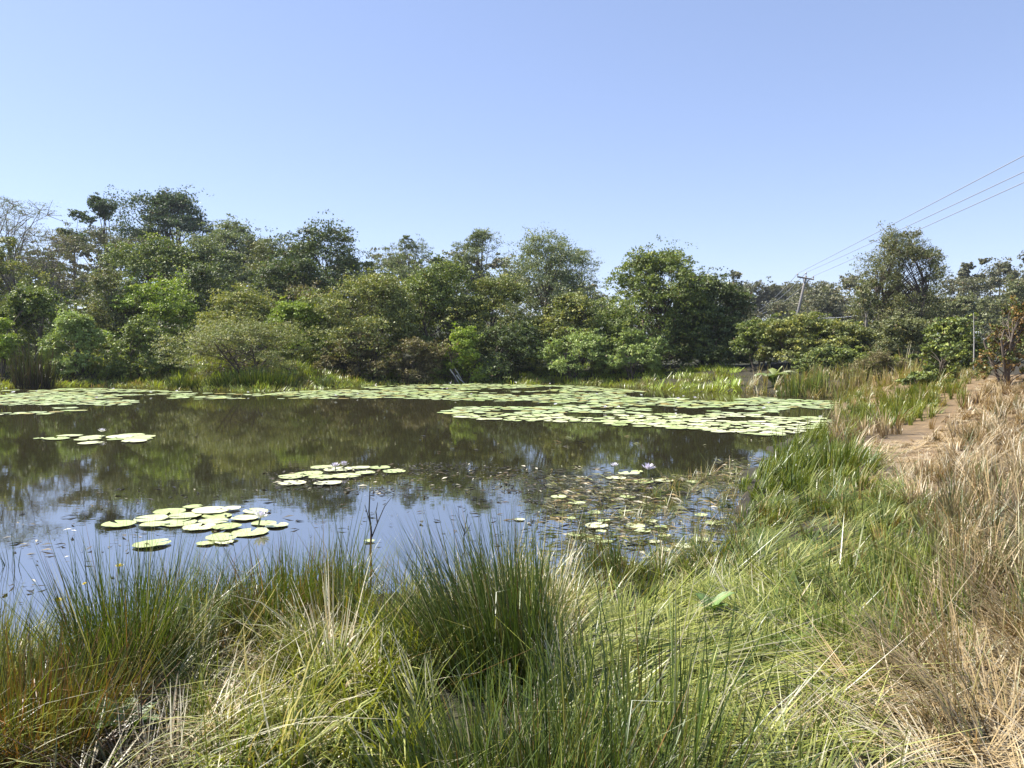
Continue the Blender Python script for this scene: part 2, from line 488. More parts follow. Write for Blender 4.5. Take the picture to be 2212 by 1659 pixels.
def crown_cloud(rx, ry, h, prof, n_leaf, lobes, leaf, pal, flat=0.0, loose=1.0, young=0.15, seed=0, narrow=0.66, hollow=0.5, tri=True, vert=0.55):
    """Leaves of one crown in a box rx, ry, 0..h. Returns leaf mesh arrays and the lobe centres."""
    r = np.random.default_rng(seed)
    n_leaf = int(n_leaf * (DENS if tri else DENS * 0.6)); leaf = leaf * (0.98 if tri else 1.15)
    P = PROF[prof]
    # lobes
    t = r.uniform(0.06, 0.97, lobes) ** 0.85
    a = r.uniform(0, 2 * math.pi, lobes)
    q = np.sqrt(r.uniform(hollow ** 2, 1, lobes)) * 0.84
    ph = r.uniform(0, 6.28, 4)
    R = P(t) * (1 + 0.20 * np.sin(2 * a + ph[0] + 3 * t) + 0.16 * np.sin(3 * a + ph[1] - 5 * t)) * r.uniform(0.8, 1.12, lobes)
    lc = np.stack([np.cos(a) * q * R * rx, np.sin(a) * q * R * ry, t * h], 1)
    base_r = (rx * ry * h) ** (1 / 3) * r.uniform(0.13, 0.44, lobes) * (10.0 / max(lobes, 10)) ** 0.22 * loose
    # clumps on the lobes, mostly on their upper and outer sides
    per = max(6, int(n_leaf / lobes / 20))
    d = r.normal(size=(lobes, per, 3)); d[..., 2] += 0.35
    d = unit(d)
    cc = lc[:, None, :] + d * (base_r[:, None] * r.uniform(0.55, 1.12, (lobes, per)))[..., None] * np.array([1, 1, max(0.75, vert)])
    cc = cc.reshape(-1, 3)
    spr = r.uniform(0, 1, len(cc)) < 0.14        # shoots that stand out of the crown
    cc[spr] += (d.reshape(-1, 3)[spr] * [0.6, 0.6, 1.0] + [0, 0, 0.25]) * (np.repeat(base_r, per)[spr] * r.uniform(0.2, 0.75, spr.sum()))[:, None]
    out = unit(d.reshape(-1, 3) * 0.7 + unit(lc).repeat(per, 0) * 0.5)
    cr = np.repeat(base_r, per) * r.uniform(0.11, 0.24, len(cc))
    m = max(6, int(n_leaf / len(cc)))
    g = r.normal(size=(len(cc), m, 3)) * np.array([1, 1, vert])
    C = (cc[:, None, :] + g * cr[:, None, None] * 0.9).reshape(-1, 3)
    n = len(C)
    o = np.repeat(out, m, 0)
    nor = unit(o * 0.55 + np.array([0, 0, 0.75 + flat]) + r.normal(size=(n, 3)) * 0.72 * (1 - 0.5 * flat))
    ax = unit(o * 0.7 + r.normal(size=(n, 3)) * 0.75 + np.array([0, 0, -0.15 if flat else 0.1]))
    ln = leaf * r.uniform(0.65, 1.35, n)
    wd = ln * narrow * r.uniform(0.8, 1.2, n)
    c0, c1, c2 = [np.array(c) * LEAFGAIN for c in PAL[pal]]
    k = np.clip(np.repeat(r.uniform(0, 1, len(cc)), m) * 0.6 + r.uniform(0, 1, n) * 0.5, 0, 1)[:, None]
    col = c0 * (1 - k) + c1 * k
    yg = (np.repeat(r.uniform(0, 1, len(cc)) < young, m) & (r.uniform(0, 1, n) < 0.75))[:, None]
    col = np.where(yg, c2 * r.uniform(0.75, 1.15, (n, 1)), col)
    other = np.array(PAL['olive'][0]) * LEAFGAIN if pal != 'olive' else np.array(PAL['grey'][1]) * LEAFGAIN
    mixin = (r.uniform(0, 1, n) < 0.12)[:, None]
    col = np.where(mixin, 0.5 * col + 0.5 * other, col) * r.uniform(0.75, 1.28, (n, 1))
    dead = (r.uniform(0, 1, n) < 0.03)[:, None]
    col = np.where(dead, np.array([0.16, 0.10, 0.05]), col)
    # fit the cloud to its box
    lo, hi = np.percentile(C, 1, 0), np.percentile(C, 99, 0)
    sx = rx / max(0.5 * (hi[0] - lo[0]), 0.01); sz = h / max(hi[2] - min(0, lo[2]), 0.01)
    sc = np.array([sx, sx, sz]); mid = np.array([(hi[0] + lo[0]) / 2, (hi[1] + lo[1]) / 2, min(0, lo[2])])
    C = (C - mid) * sc; lc = (lc - mid) * sc; cc = (cc - mid) * sc
    C[:, 2] = np.maximum(C[:, 2], 0.02)
    N_LEAF[0] += n if tri else 2 * n
    V, F, vc = leaf_quads(C, ax, nor, ln, wd, col, tri)
    return V, F, vc, lc, cc


def plant(name, label, cat, X, top, width, D, prof, pal, n_leaf=6000, lobes=26, leaf=0.13, crown_from=0.02, group=None, bark=None,
          depth=0.85, base_z=None, trunks=1, tr=None, twigs=0, crown_name='crown', **kw):
    """A tree or shrub standing at distance D under picture column X, reaching up to picture row TOP."""
    p = at(X, top, D)
    bz = gz(p[0], D) - 0.06 if base_z is None else base_z
    Hh = p[2] - bz
    rx = width / K / FPX * D / 2 * (1.1 if D >= 44 else 1.0)
    h0 = Hh * crown_from
    seed = int(X * 7 + top * 13 + D) % 99991
    r = np.random.default_rng(seed)
    V, F, vc, lc, cc = crown_cloud(rx, rx * depth, Hh - h0, prof, n_leaf, lobes, leaf, pal, seed=seed, tri=D > 30, **kw)
    V = V + np.array([0, 0, h0])
    lc = lc + np.array([0, 0, h0]); cc = cc + np.array([0, 0, h0])
    e = link(name, None, loc=(p[0], D, bz))
    tag(e, label, cat, group)
    c = link(crown_name, mesh_np(crown_name, V, F, M_LEAF, vc), e)
    # trunk and limbs
    tr = tr or max(0.035, 0.016 * Hh + 0.02)
    paths, rad = [], []
    heads = []
    for k in range(trunks):
        a = r.uniform(0, 6.28)
        off = np.array([math.cos(a), math.sin(a), 0]) * (0 if trunks == 1 else min(0.25, rx * 0.15))
        topz = h0 + (Hh - h0) * r.uniform(0.45, 0.62)
        tip = off * (1 if trunks == 1 else 4) + np.array([r.normal() * 0.10 * rx, r.normal() * 0.10 * rx, topz])
        pth = bez(off + np.array([0, 0, -0.15]), tip, r.normal(size=3) * [0.05 * Hh, 0.05 * Hh, 0], 7)
        paths.append(pth); rad.append(np.linspace(tr, tr * 0.45, 7) * np.array([1.25, 1, 1, 1, 1, 1, 1]))
        heads.append(pth)
    for l in lc:
        pth = heads[r.integers(len(heads))]
        w = np.clip((l[2] * 0.62) / max(pth[-1][2], 0.1), 0.12, 1.0)
        i = min(int(w * 6), 6)
        s = pth[i]
        ln = np.linalg.norm(l - s)
        paths.append(bez(s, l, [0, 0, 0.12 * ln] + r.normal(size=3) * 0.08 * ln, 5))
        rad.append(np.linspace(tr * 0.28, tr * 0.06, 5))
    if twigs:
        pick = r.choice(len(cc), min(twigs, len(cc)), replace=False)
        dist = np.linalg.norm(cc[pick][:, None] - lc[None], axis=2).argmin(1)
        for q, li in zip(pick, dist):
            paths.append(bez(lc[li], cc[q] * 1.0 + unit(cc[q] - lc[li]) * leaf * 2, r.normal(size=3) * 0.05, 3))
            rad.append(np.linspace(tr * 0.12, tr * 0.05, 3))
    TV, TF = tubes(paths, rad, 5)
    link('trunk' if cat == 'tree' else 'stem', mesh_np('trunk', TV, TF, bark or M_BARK, smooth=True), e)
    return e


# (name, label, category, X, top, width, D, profile, palette, options) ------ far to near
T = []
def tree(label, X, top, w, D, prof, pal, **kw):
    plant(kw.pop('name', 'tree'), label, 'tree', X, top, w, D, prof, pal, **kw)
def bush(label, X, top, w, D, prof, pal, **kw):
    kw.setdefault('trunks', 3); kw.setdefault('crown_name', 'foliage')
    plant(kw.pop('name', 'bush'), label, 'bush', X, top, w, D, prof, pal, **kw)


# the wooded hill behind the left shore
tree('feathery grey-green thorn tree at the left edge of the skyline', 0, 428, 210, 58, 'umbrel', 'grey', name='thorn_tree', n_leaf=5200, lobes=60, leaf=0.09, crown_from=0.4, twigs=300, narrow=0.35, vert=0.3, loose=1.0, hollow=0.2, bark=M_BARKPALE, trunks=2)
tree('olive brown thicket tree below the feathery thorn tree', 20, 515, 150, 54, 'round', 'olive', n_leaf=4200, lobes=24, leaf=0.15, crown_from=0.15, young=0.4)
tree('thin grey half-bare tree beside the feathery thorn tree', 112, 492, 120, 62, 'round', 'brown', n_leaf=2200, lobes=26, leaf=0.12, crown_from=0.2, twigs=150, narrow=0.35, bark=M_BARKPALE, trunks=3)
tree('slender tree with a bent trunk and two dark tufts', 163, 458, 52, 74, 'round', 'blue', n_leaf=1300, lobes=5, leaf=0.19, crown_from=0.66, tr=0.16)
tree('pointed dark tree left of the tallest tree', 222, 424, 70, 80, 'wisp', 'blue', n_leaf=3000, lobes=14, leaf=0.19, crown_from=0.45, loose=0.8)
tree('tallest dark spreading tree on the hill', 355, 418, 182, 95, 'dome', 'blue', n_leaf=11000, lobes=34, leaf=0.25, crown_from=0.30, hollow=0.4, vert=0.7, loose=1.0, tr=0.35, trunks=3)
tree('grey twiggy tree in front of the pointed dark tree', 232, 495, 140, 66, 'round', 'haze', n_leaf=3600, lobes=24, leaf=0.15, crown_from=0.15, twigs=120, trunks=2)
tree('smooth rounded grey-green tree right of the tallest tree', 507, 480, 150, 84, 'round', 'grey', n_leaf=8000, lobes=30, leaf=0.22, crown_from=0.15)
tree('dull grey-green tree behind the left bushes', 330, 518, 200, 58, 'dome', 'green', n_leaf=7500, lobes=32, leaf=0.17, crown_from=0.2, flat=0.4, young=0.25)
tree('wide layered tree below the smooth rounded tree', 455, 522, 200, 60, 'dome', 'grey', n_leaf=7500, lobes=34, leaf=0.17, crown_from=0.2, flat=0.5)
tree('dark grey tree between two rounded crowns', 592, 522, 130, 64, 'round', 'euc', n_leaf=5500, lobes=24, leaf=0.17, crown_from=0.1)
tree('tall spreading dark green tree with a broad layered crown', 712, 492, 205, 62, 'dome', 'deep', n_leaf=10000, lobes=56, leaf=0.17, crown_from=0.12, flat=0.3, trunks=2)
tree('small leafy tree under the broad layered crown', 620, 560, 160, 56, 'dome', 'deep', n_leaf=6000, lobes=26, leaf=0.16, crown_from=0.1)
tree('airy grey-green tree rising alone against the sky', 880, 512, 112, 58, 'dome', 'grey', n_leaf=5500, lobes=30, leaf=0.13, crown_from=0.3, hollow=0.2, loose=0.8, twigs=80, narrow=0.35)
tree('low dark tree behind the gap in the skyline', 930, 558, 90, 56, 'round', 'deep', n_leaf=3500, lobes=16, leaf=0.15, crown_from=0.2)
tree('tall airy pale tree behind the middle bushes', 1043, 498, 118, 60, 'wisp', 'grey', n_leaf=5500, lobes=30, leaf=0.13, crown_from=0.35, hollow=0.2, loose=0.8, twigs=90, narrow=0.35)
tree('wide grey-green willow-like tree in the middle', 1178, 507, 170, 55, 'dome', 'grey', n_leaf=9500, lobes=60, leaf=0.14, crown_from=0.15, narrow=0.45, vert=1.1, hollow=0.3)
tree('wispy pale tree right of the willow-like tree', 1257, 540, 80, 56, 'wisp', 'grey', n_leaf=3600, lobes=22, leaf=0.13, crown_from=0.3, twigs=60, narrow=0.3)

# far ridge on the right
for k, (X, tp, w, D, l) in enumerate([
        (1592, 588, 26, 120, 'thin dark spire of a far tree'), (1622, 612, 70, 140, 'far rounded tree left of the power pole'),
        (1672, 618, 70, 140, 'far flat-topped tree just left of the power pole'), (1765, 610, 90, 140, 'far rounded tree just right of the power pole'),
        (1700, 615, 80, 150, 'far pale tree behind the power pole'), (1850, 598, 90, 110, 'far tree with bare pale limbs left of the tall wispy tree'),
        (2060, 606, 80, 120, 'far low tree right of the tall wispy tree'), (2098, 562, 44, 110, 'far lollipop-shaped tree on the right skyline'),
        (2160, 570, 90, 110, 'far domed tree on the right skyline'), (2208, 545, 50, 100, 'dark tall tree at the right skyline edge'),
        (2120, 600, 120, 95, 'dull olive tree on the right slope'), (2200, 610, 130, 80, 'brownish tree on the right slope near the edge'),
        (2060, 640, 110, 75, 'dull tree below the right skyline'), (1800, 640, 110, 90, 'grey tree below the power pole'), (1660, 650, 140, 100, 'grey brown tree mass left of the power pole foot')]):
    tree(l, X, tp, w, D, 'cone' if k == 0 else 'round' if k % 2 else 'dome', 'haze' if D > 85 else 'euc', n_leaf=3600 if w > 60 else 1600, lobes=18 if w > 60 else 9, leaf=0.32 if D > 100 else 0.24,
         crown_from=0.62 if k == 7 else 0.12, bark=M_BARKPALE if k in (5,) else None)

# the belt of bushes along the far shore
bush('big domed bush with a dark hollow on its right side', 1420, 548, 265, 43, 'dome', 'green', n_leaf=19000, lobes=110, leaf=0.125, young=0.3, crown_from=0.0, hollow=0.7)
bush('dark rounded bush hanging to the water right of the big domed bush', 1530, 600, 190, 43.0, 'dome', 'deep', n_leaf=11000, lobes=70, leaf=0.13, hollow=0.6)
bush('leafy green bush at the left edge behind the reeds', 62, 622, 150, 41, 'dome', 'green', n_leaf=7500, lobes=30, leaf=0.13, young=0.3)
bush('bright low bush cut by the left edge', 0, 690, 60, 38.5, 'dome', 'bright', n_leaf=2400, lobes=12, leaf=0.13)
bush('pale lime bush right of the reed clump', 158, 680, 115, 40, 'dome', 'pale', n_leaf=5500, lobes=24, leaf=0.12)
bush('tall dark twiggy bush above the pale lime bush', 245, 582, 120, 45, 'dome', 'euc', n_leaf=6500, lobes=28, leaf=0.12, twigs=100, young=0.2)
bush('bright topped bush behind the dark shaded gap', 338, 605, 150, 46, 'dome', 'bright', n_leaf=6500, lobes=26, leaf=0.14)
bush('dark twiggy bush with bright green top sprays', 310, 690, 150, 40.5, 'dome', 'green', n_leaf=6500, lobes=28, leaf=0.12, young=0.35, twigs=60)
bush('rounded dark bush above the yellow-topped bush', 425, 570, 170, 50, 'dome', 'deep', n_leaf=7500, lobes=30, leaf=0.14, flat=0.4, young=0.25)
bush('yellow-topped bush left of centre', 520, 632, 190, 44, 'dome', 'olive', n_leaf=9500, lobes=36, leaf=0.12, young=0.45)
bush('lime bush beside the yellow-topped bush', 645, 655, 140, 43.5, 'dome', 'bright', n_leaf=6500, lobes=28, leaf=0.13)
bush('small brown-tipped bush in the shade of the broad tree', 668, 620, 100, 50, 'dome', 'brown', n_leaf=4500, lobes=20, leaf=0.13, young=0.4)
bush('large olive bush with yellow brown top', 790, 596, 210, 44, 'dome', 'olive', n_leaf=14000, lobes=54, leaf=0.12, young=0.25)
bush('dark bush framed by bright leaves', 945, 576, 190, 45.5, 'dome', 'green', n_leaf=11000, lobes=46, leaf=0.13, young=0.3, hollow=0.75)
bush('olive green bush right of the dark bush', 1065, 602, 180, 45, 'dome', 'olive', n_leaf=10500, lobes=44, leaf=0.12, young=0.2)
bush('rounded bush with yellow-green crown left of the big domed bush', 1232, 640, 180, 43, 'dome', 'olive', n_leaf=10500, lobes=44, leaf=0.12, young=0.35)
bush('grey-brown shrub at the water with red-brown leaves', 900, 735, 150, 42, 'dome', 'brown', n_leaf=5500, lobes=26, leaf=0.11, twigs=80)
bush('bright green shrub by the fallen branches', 992, 712, 120, 42, 'dome', 'bright', n_leaf=5000, lobes=24, leaf=0.13)
bush('drab shrub at the foot of the large olive bush', 775, 720, 160, 42, 'dome', 'brown', n_leaf=6000, lobes=28, leaf=0.11, twigs=80)
bush('dark shrub below the olive green bush', 1105, 700, 140, 42.5, 'dome', 'deep', n_leaf=6000, lobes=28, leaf=0.12)
bush('low leafy shrub between the dark shrub and the domed bush', 1245, 720, 150, 41.5, 'dome', 'pale', n_leaf=6000, lobes=28, leaf=0.11)
bush('pale leafy shrub under the big domed bush', 1372, 715, 110, 40.5, 'dome', 'pale', n_leaf=4800, lobes=22, leaf=0.12)
bush('dark green shrub at the right end of the bush belt', 1560, 680, 120, 41.5, 'dome', 'deep', n_leaf=7000, lobes=30, leaf=0.12, young=0.3)
bush('spreading fine-leaved shrub leaning over the far grass', 535, 690, 300, 38.5, 'dome', 'olive', n_leaf=9500, lobes=80, leaf=0.10, flat=0.5, narrow=0.4, crown_from=0.0, hollow=0.35, trunks=5, twigs=160, young=0.3)

# right-hand side, behind the reed belt
tree('tall wispy tree left of the right edge', 1948, 506, 185, 42, 'wisp', 'euc', n_leaf=15000, lobes=150, leaf=0.11, crown_from=0.06, twigs=260, narrow=0.4, trunks=3, loose=0.8, hollow=0.15, vert=1.2)
tree('thin pale dead trunk with sparse leaves beside the tall wispy tree', 1868, 608, 60, 40, 'column', 'euc', n_leaf=900, lobes=12, leaf=0.11, crown_from=0.15, bark=M_BARKPALE, tr=0.05)
bush('light green bush in front of the power pole', 1725, 682, 170, 38, 'dome', 'olive', n_leaf=7500, lobes=34, leaf=0.12, young=0.3)
bush('small green bush between dark bush and banana plant', 1640, 692, 100, 39, 'dome', 'green', n_leaf=5000, lobes=22, leaf=0.12, young=0.3)
bush('olive bush behind the reed belt', 1835, 700, 150, 37, 'dome', 'olive', n_leaf=6500, lobes=30, leaf=0.12, young=0.3)
bush('dark bush at the foot of the tall wispy tree', 1955, 690, 150, 36, 'dome', 'euc', n_leaf=6500, lobes=30, leaf=0.11)
bush('brown dry bush behind the tall reeds', 1905, 760, 140, 32, 'dome', 'brown', n_leaf=5000, lobes=26, leaf=0.09, twigs=120, narrow=0.3)
bush('yellow-green shrub behind the middle of the reed belt', 1800, 752, 150, 35, 'dome', 'green', n_leaf=5200, lobes=34, leaf=0.10, young=0.3)
bush('olive shrub behind the right end of the reed belt', 1915, 772, 140, 33, 'dome', 'olive', n_leaf=4600, lobes=30, leaf=0.09, young=0.3, twigs=60)
bush('grey shrub behind the thin stake', 2075, 690, 130, 30, 'dome', 'green', n_leaf=6000, lobes=30, leaf=0.10, young=0.35)
bush('open leafy shrub above the end of the path', 2025, 745, 110, 24.5, 'vase', 'green', n_leaf=3000, lobes=26, leaf=0.08, young=0.4, twigs=120, loose=0.8)
bush('sparse rust brown shrub at the right edge', 2190, 655, 150, 20.5, 'dome', 'rust', n_leaf=4200, lobes=70, leaf=0.06, young=0.55, crown_from=0.0, depth=0.9, loose=0.7, vert=1.0, twigs=160)
bush('low dark green shrub at the near end of the reed belt', 2000, 805, 80, 22.5, 'dome', 'green', n_leaf=2600, lobes=18, leaf=0.07)

# woodland too far off to count, closing the view between the trees
def woodland():
    Vs, Fs, Cs, off = [], [], [], 0
    r = np.random.default_rng(5)
    for x in np.arange(-150, 190, 7.0):
        y = 125 + r.uniform(-8, 25)
        hgt = r.uniform(8, 12) if x > 0 else r.uniform(9, 12)
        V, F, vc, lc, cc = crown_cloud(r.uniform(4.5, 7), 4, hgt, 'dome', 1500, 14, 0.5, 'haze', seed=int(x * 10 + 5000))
        V = V + np.array([x + r.uniform(-2, 2), y, gz(x, y) - 0.5])
        Vs.append(V); Fs.append(F + off); Cs.append(vc); off += len(V)
    o = link('distant_woodland', mesh_np('distant_woodland', np.concatenate(Vs), np.concatenate(Fs), M_LEAF, np.concatenate(Cs)))
    tag(o, 'hazy distant woodland behind the pond trees', 'woodland', kind='stuff')


woodland()


def undergrowth():
    Vs, Fs, Cs, off = [], [], [], 0
    r = np.random.default_rng(8)
    for x in np.arange(-44, 34, 2.6):
        for y, hg in ((48.5, 3.2 if x < 13 else 1.8), (54, 4.0), (62, 6.0)):
            if x > (12 if y < 60 else 3) and y > 50:
                continue
            yy = y + r.uniform(-1, 1) - (9 if x > 14 and y < 50 else 0)
            V, F, vc, lc, cc = crown_cloud(r.uniform(1.7, 2.6), 1.6, hg * r.uniform(0.75, 1.25), 'dome', 420, 12, 0.22, ['deep', 'green', 'euc', 'olive'][r.integers(4)], seed=int(x * 10 + y * 7 + 9000))
            V = V + np.array([x + r.uniform(-0.8, 0.8), yy, gz(x, yy) - 0.2])
            Vs.append(V); Fs.append(F + off); Cs.append(vc); off += len(V)
    o = link('undergrowth', mesh_np('undergrowth', np.concatenate(Vs), np.concatenate(Fs), M_LEAF, np.concatenate(Cs)))
    tag(o, 'shaded thicket filling the gaps behind the shore bushes', 'undergrowth', kind='stuff')


undergrowth()


# ------------------------------------------------------------------ grass, rushes, reeds
NB = [0]; TRI = [0]


def blades(P, h, ang, l0, l1, w, c0, c1, twist=0.7, drop=True):
    """ribbon blades. P (n,3) roots; h lengths; ang lean heading; l0,l1 lean from vertical at root and tip; w width; c0,c1 colours"""
    n = len(P)
    NB[0] += n
    curly = float(np.mean(np.abs(l1 - l0))) > 0.45
    ts = np.array([0, 0.38, 0.72, 1.0]) if curly else np.array([0, 0.55, 1.0])
    wt = np.array([1.0, 0.95, 0.7, 0.12]) if curly else np.array([1.0, 0.85, 0.12])
    m = len(ts)
    TRI[0] += n * (m - 1) * 2
    hd = np.stack([np.cos(ang), np.sin(ang), np.zeros(n)], 1)
    ps = ang + math.pi / 2 + U(-twist, twist, n)
    sd_ = np.stack([np.cos(ps), np.sin(ps), np.zeros(n)], 1)
    V = np.empty((n, m, 2, 3)); C = np.empty((n, m, 2, 3))
    kink = np.where(U(0, 1, n) < 0.10, U(0.7, 1.9, n), 0.0)      # some stems are broken over
    pos = P.copy()
    for k in range(m):
        if k:
            tm = (ts[k] + ts[k - 1]) / 2
            th = l0 + (l1 - l0) * tm
            if k >= 2:
                th = th + kink
            st = (h * (ts[k] - ts[k - 1]))[:, None]
            pos = pos + st * (hd * np.sin(th)[:, None] + np.array([0, 0, 1.0]) * np.cos(th)[:, None])
            if drop:
                pos[:, 2] = np.maximum(pos[:, 2], P[:, 2] + 0.015 + 0.03 * (ts[k]))
        V[:, k, 0] = pos - sd_ * (w * wt[k] / 2)[:, None]
        V[:, k, 1] = pos + sd_ * (w * wt[k] / 2)[:, None]
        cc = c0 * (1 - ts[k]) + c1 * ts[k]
        C[:, k, 0] = cc; C[:, k, 1] = cc
    q = np.array([[2 * k, 2 * k + 1, 2 * k + 3, 2 * k + 2] for k in range(m - 1)])
    i = (np.arange(n) * 2 * m)[:, None, None] + q[None]
    return V.reshape(-1, 3), i.reshape(-1, 4), C.reshape(-1, 3)


def merge(parts):
    off, V, F, C = 0, [], [], []
    for v, f, c in parts:
        V.append(v); F.append(f + off); C.append(c); off += len(v)
    return np.concatenate(V), np.concatenate(F), np.concatenate(C)


def scatter(px_poly, dens, z=0.2, patch=0.0, pscale=2.0, seed=1, water=False):
    """roots spread over the ground area whose outline is given on the picture; density per square metre"""
    w = np.array([on(X, Y, z)[:2] for X, Y in px_poly])
    lo, hi = w.min(0), w.max(0)
    n = int(dens * np.prod(hi - lo))
    x, y = U(lo[0], hi[0], n), U(lo[1], hi[1], n)
    k = inside(w, x, y)
    if patch:
        k &= U(0, 1, n) < np.clip(1 - patch + patch * (wob(x, y, pscale, seed) * 0.9 + 0.5), 0, 1)
    x, y = x[k], y[k]
    zz = ground_z(x, y)
    PX = proj(np.stack([x, y, zz], 1))[0]
    fr_ = (PX > -260) & (PX < 2470)
    x, y, zz = x[fr_], y[fr_], zz[fr_]
    if water:
        zz = np.maximum(zz, -0.06)
    else:
        kk = zz > -0.25
        x, y, zz = x[kk], y[kk], zz[kk]
    return np.stack([x, y, zz - 0.01], 1)


def cmix(pal, n, v=0.25):
    """random colours from a weighted palette [(weight, rgb)]"""
    wts = np.array([p[0] for p in pal], float); wts /= wts.sum()
    i = rng.choice(len(pal), n, p=wts)
    c = np.array([p[1] for p in pal])[i]
    return c * U(1 - v, 1 + v, (n, 1))


G_DARK = (0.043, 0.070, 0.011); G_MID = (0.115, 0.168, 0.025); G_LIGHT = (0.265, 0.285, 0.045); G_PALE = (0.52, 0.52, 0.17)
G_YEL = (0.24, 0.25, 0.06); STRAW = (0.52, 0.38, 0.18); CREAM = (0.68, 0.62, 0.45); TAN = (0.34, 0.25, 0.11); ORNG = (0.26, 0.13, 0.04); BRWN = (0.14, 0.085, 0.04)


def patch(poly, dens, hgt, hv, ang, av, l0, l1, lv, w, base, tip, z=0.2, pt=0.0, ps=2.0, seed=1, water=False, twist=0.7, swirl=0.0, m=16, rt=0.06, fan=0.5):
    """grass in tufts of about m blades: each tuft has its own lean, height and colour, its blades fan out"""
    Q = scatter(poly, dens / m, z, pt, ps, seed, water)
    k = len(Q)
    if k == 0:
        return np.zeros((0, 3)), np.zeros((0, 4), int), np.zeros((0, 3))
    cnt = rng.poisson(m, k) + 2
    i = np.repeat(np.arange(k), cnt)
    n = len(i)
    oa = U(0, 6.283, n); oq = np.sqrt(U(0, 1, n)) * rt * (U(0.6, 1.7, k)[i])
    P = Q[i].copy(); P[:, 0] += np.cos(oa) * oq; P[:, 1] += np.sin(oa) * oq
    hs = np.clip(1 + 0.32 * rng.normal(size=k), 0.4, 1.8)[i]
    h = hgt * hs * np.clip(1 + hv * rng.normal(size=n), 0.25, 1.9)
    ca = ang + av * rng.normal(size=k)
    if swirl:
        ca = ca + swirl * wob(Q[:, 0], Q[:, 1], 1.6, seed + 50)
    L1 = (l1 + lv * rng.normal(size=k))[i] + 0.5 * lv * rng.normal(size=n)
    L0 = (l0 + 0.5 * lv * rng.normal(size=k))[i] + 0.3 * lv * rng.normal(size=n)
    # add the outward fan to the lean
    lx = np.cos(ca[i]) * L1 + np.cos(oa) * fan * 0.6 + 0.12 * rng.normal(size=n)
    ly = np.sin(ca[i]) * L1 + np.sin(oa) * fan * 0.6 + 0.12 * rng.normal(size=n)
    a = np.arctan2(ly, lx); LL = np.minimum(np.hypot(lx, ly), np.maximum(1.75, np.abs(L1)))
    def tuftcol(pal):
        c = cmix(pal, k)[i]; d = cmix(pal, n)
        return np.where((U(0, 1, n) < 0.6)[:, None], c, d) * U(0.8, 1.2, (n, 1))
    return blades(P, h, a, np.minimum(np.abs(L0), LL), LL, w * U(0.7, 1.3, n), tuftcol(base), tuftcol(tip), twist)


def stuff(name, label, cat, parts, mat=None):
    V, F, C = merge([p for p in parts if len(p[0])])
    o = link(name, mesh_np(name, V, F, mat or M_GRASS, C))
    return tag(o, label, cat, kind='stuff')


R = math.radians
# far shore: bright fringe of grass under the bushes
YG = (0.42, 0.55, 0.08)
far = [patch([(-400, 808), (0, 806), (300, 806), (680, 808), (1000, 808), (1300, 808), (1480, 816), (1600, 816), (1620, 842), (1440, 838), (1000, 827), (680, 838), (550, 842), (250, 833), (-400, 840)],
             120, 0.26, 0.3, 0, 3, 0.5, 1.0, 0.3, 0.032, [(3, G_LIGHT), (2, YG), (1, G_YEL)], [(3, YG), (2, G_LIGHT), (1, G_YEL)], z=0.3, m=30, rt=0.35, fan=0.3),
       patch([(-400, 826), (250, 824), (700, 822), (1000, 818), (1480, 832), (1600, 836), (1440, 839), (1000, 828), (680, 839), (550, 844), (250, 834), (-400, 841)],
             90, 0.20, 0.4, 0, 3, 0.2, 0.6, 0.3, 0.03, [(2, G_YEL), (1, BRWN)], [(2, G_YEL), (2, G_LIGHT), (1, STRAW)], z=0.05, m=20, rt=0.3)]
stuff('far_shore_grass', 'bright green grass fringe along the far shore', 'grass', far)

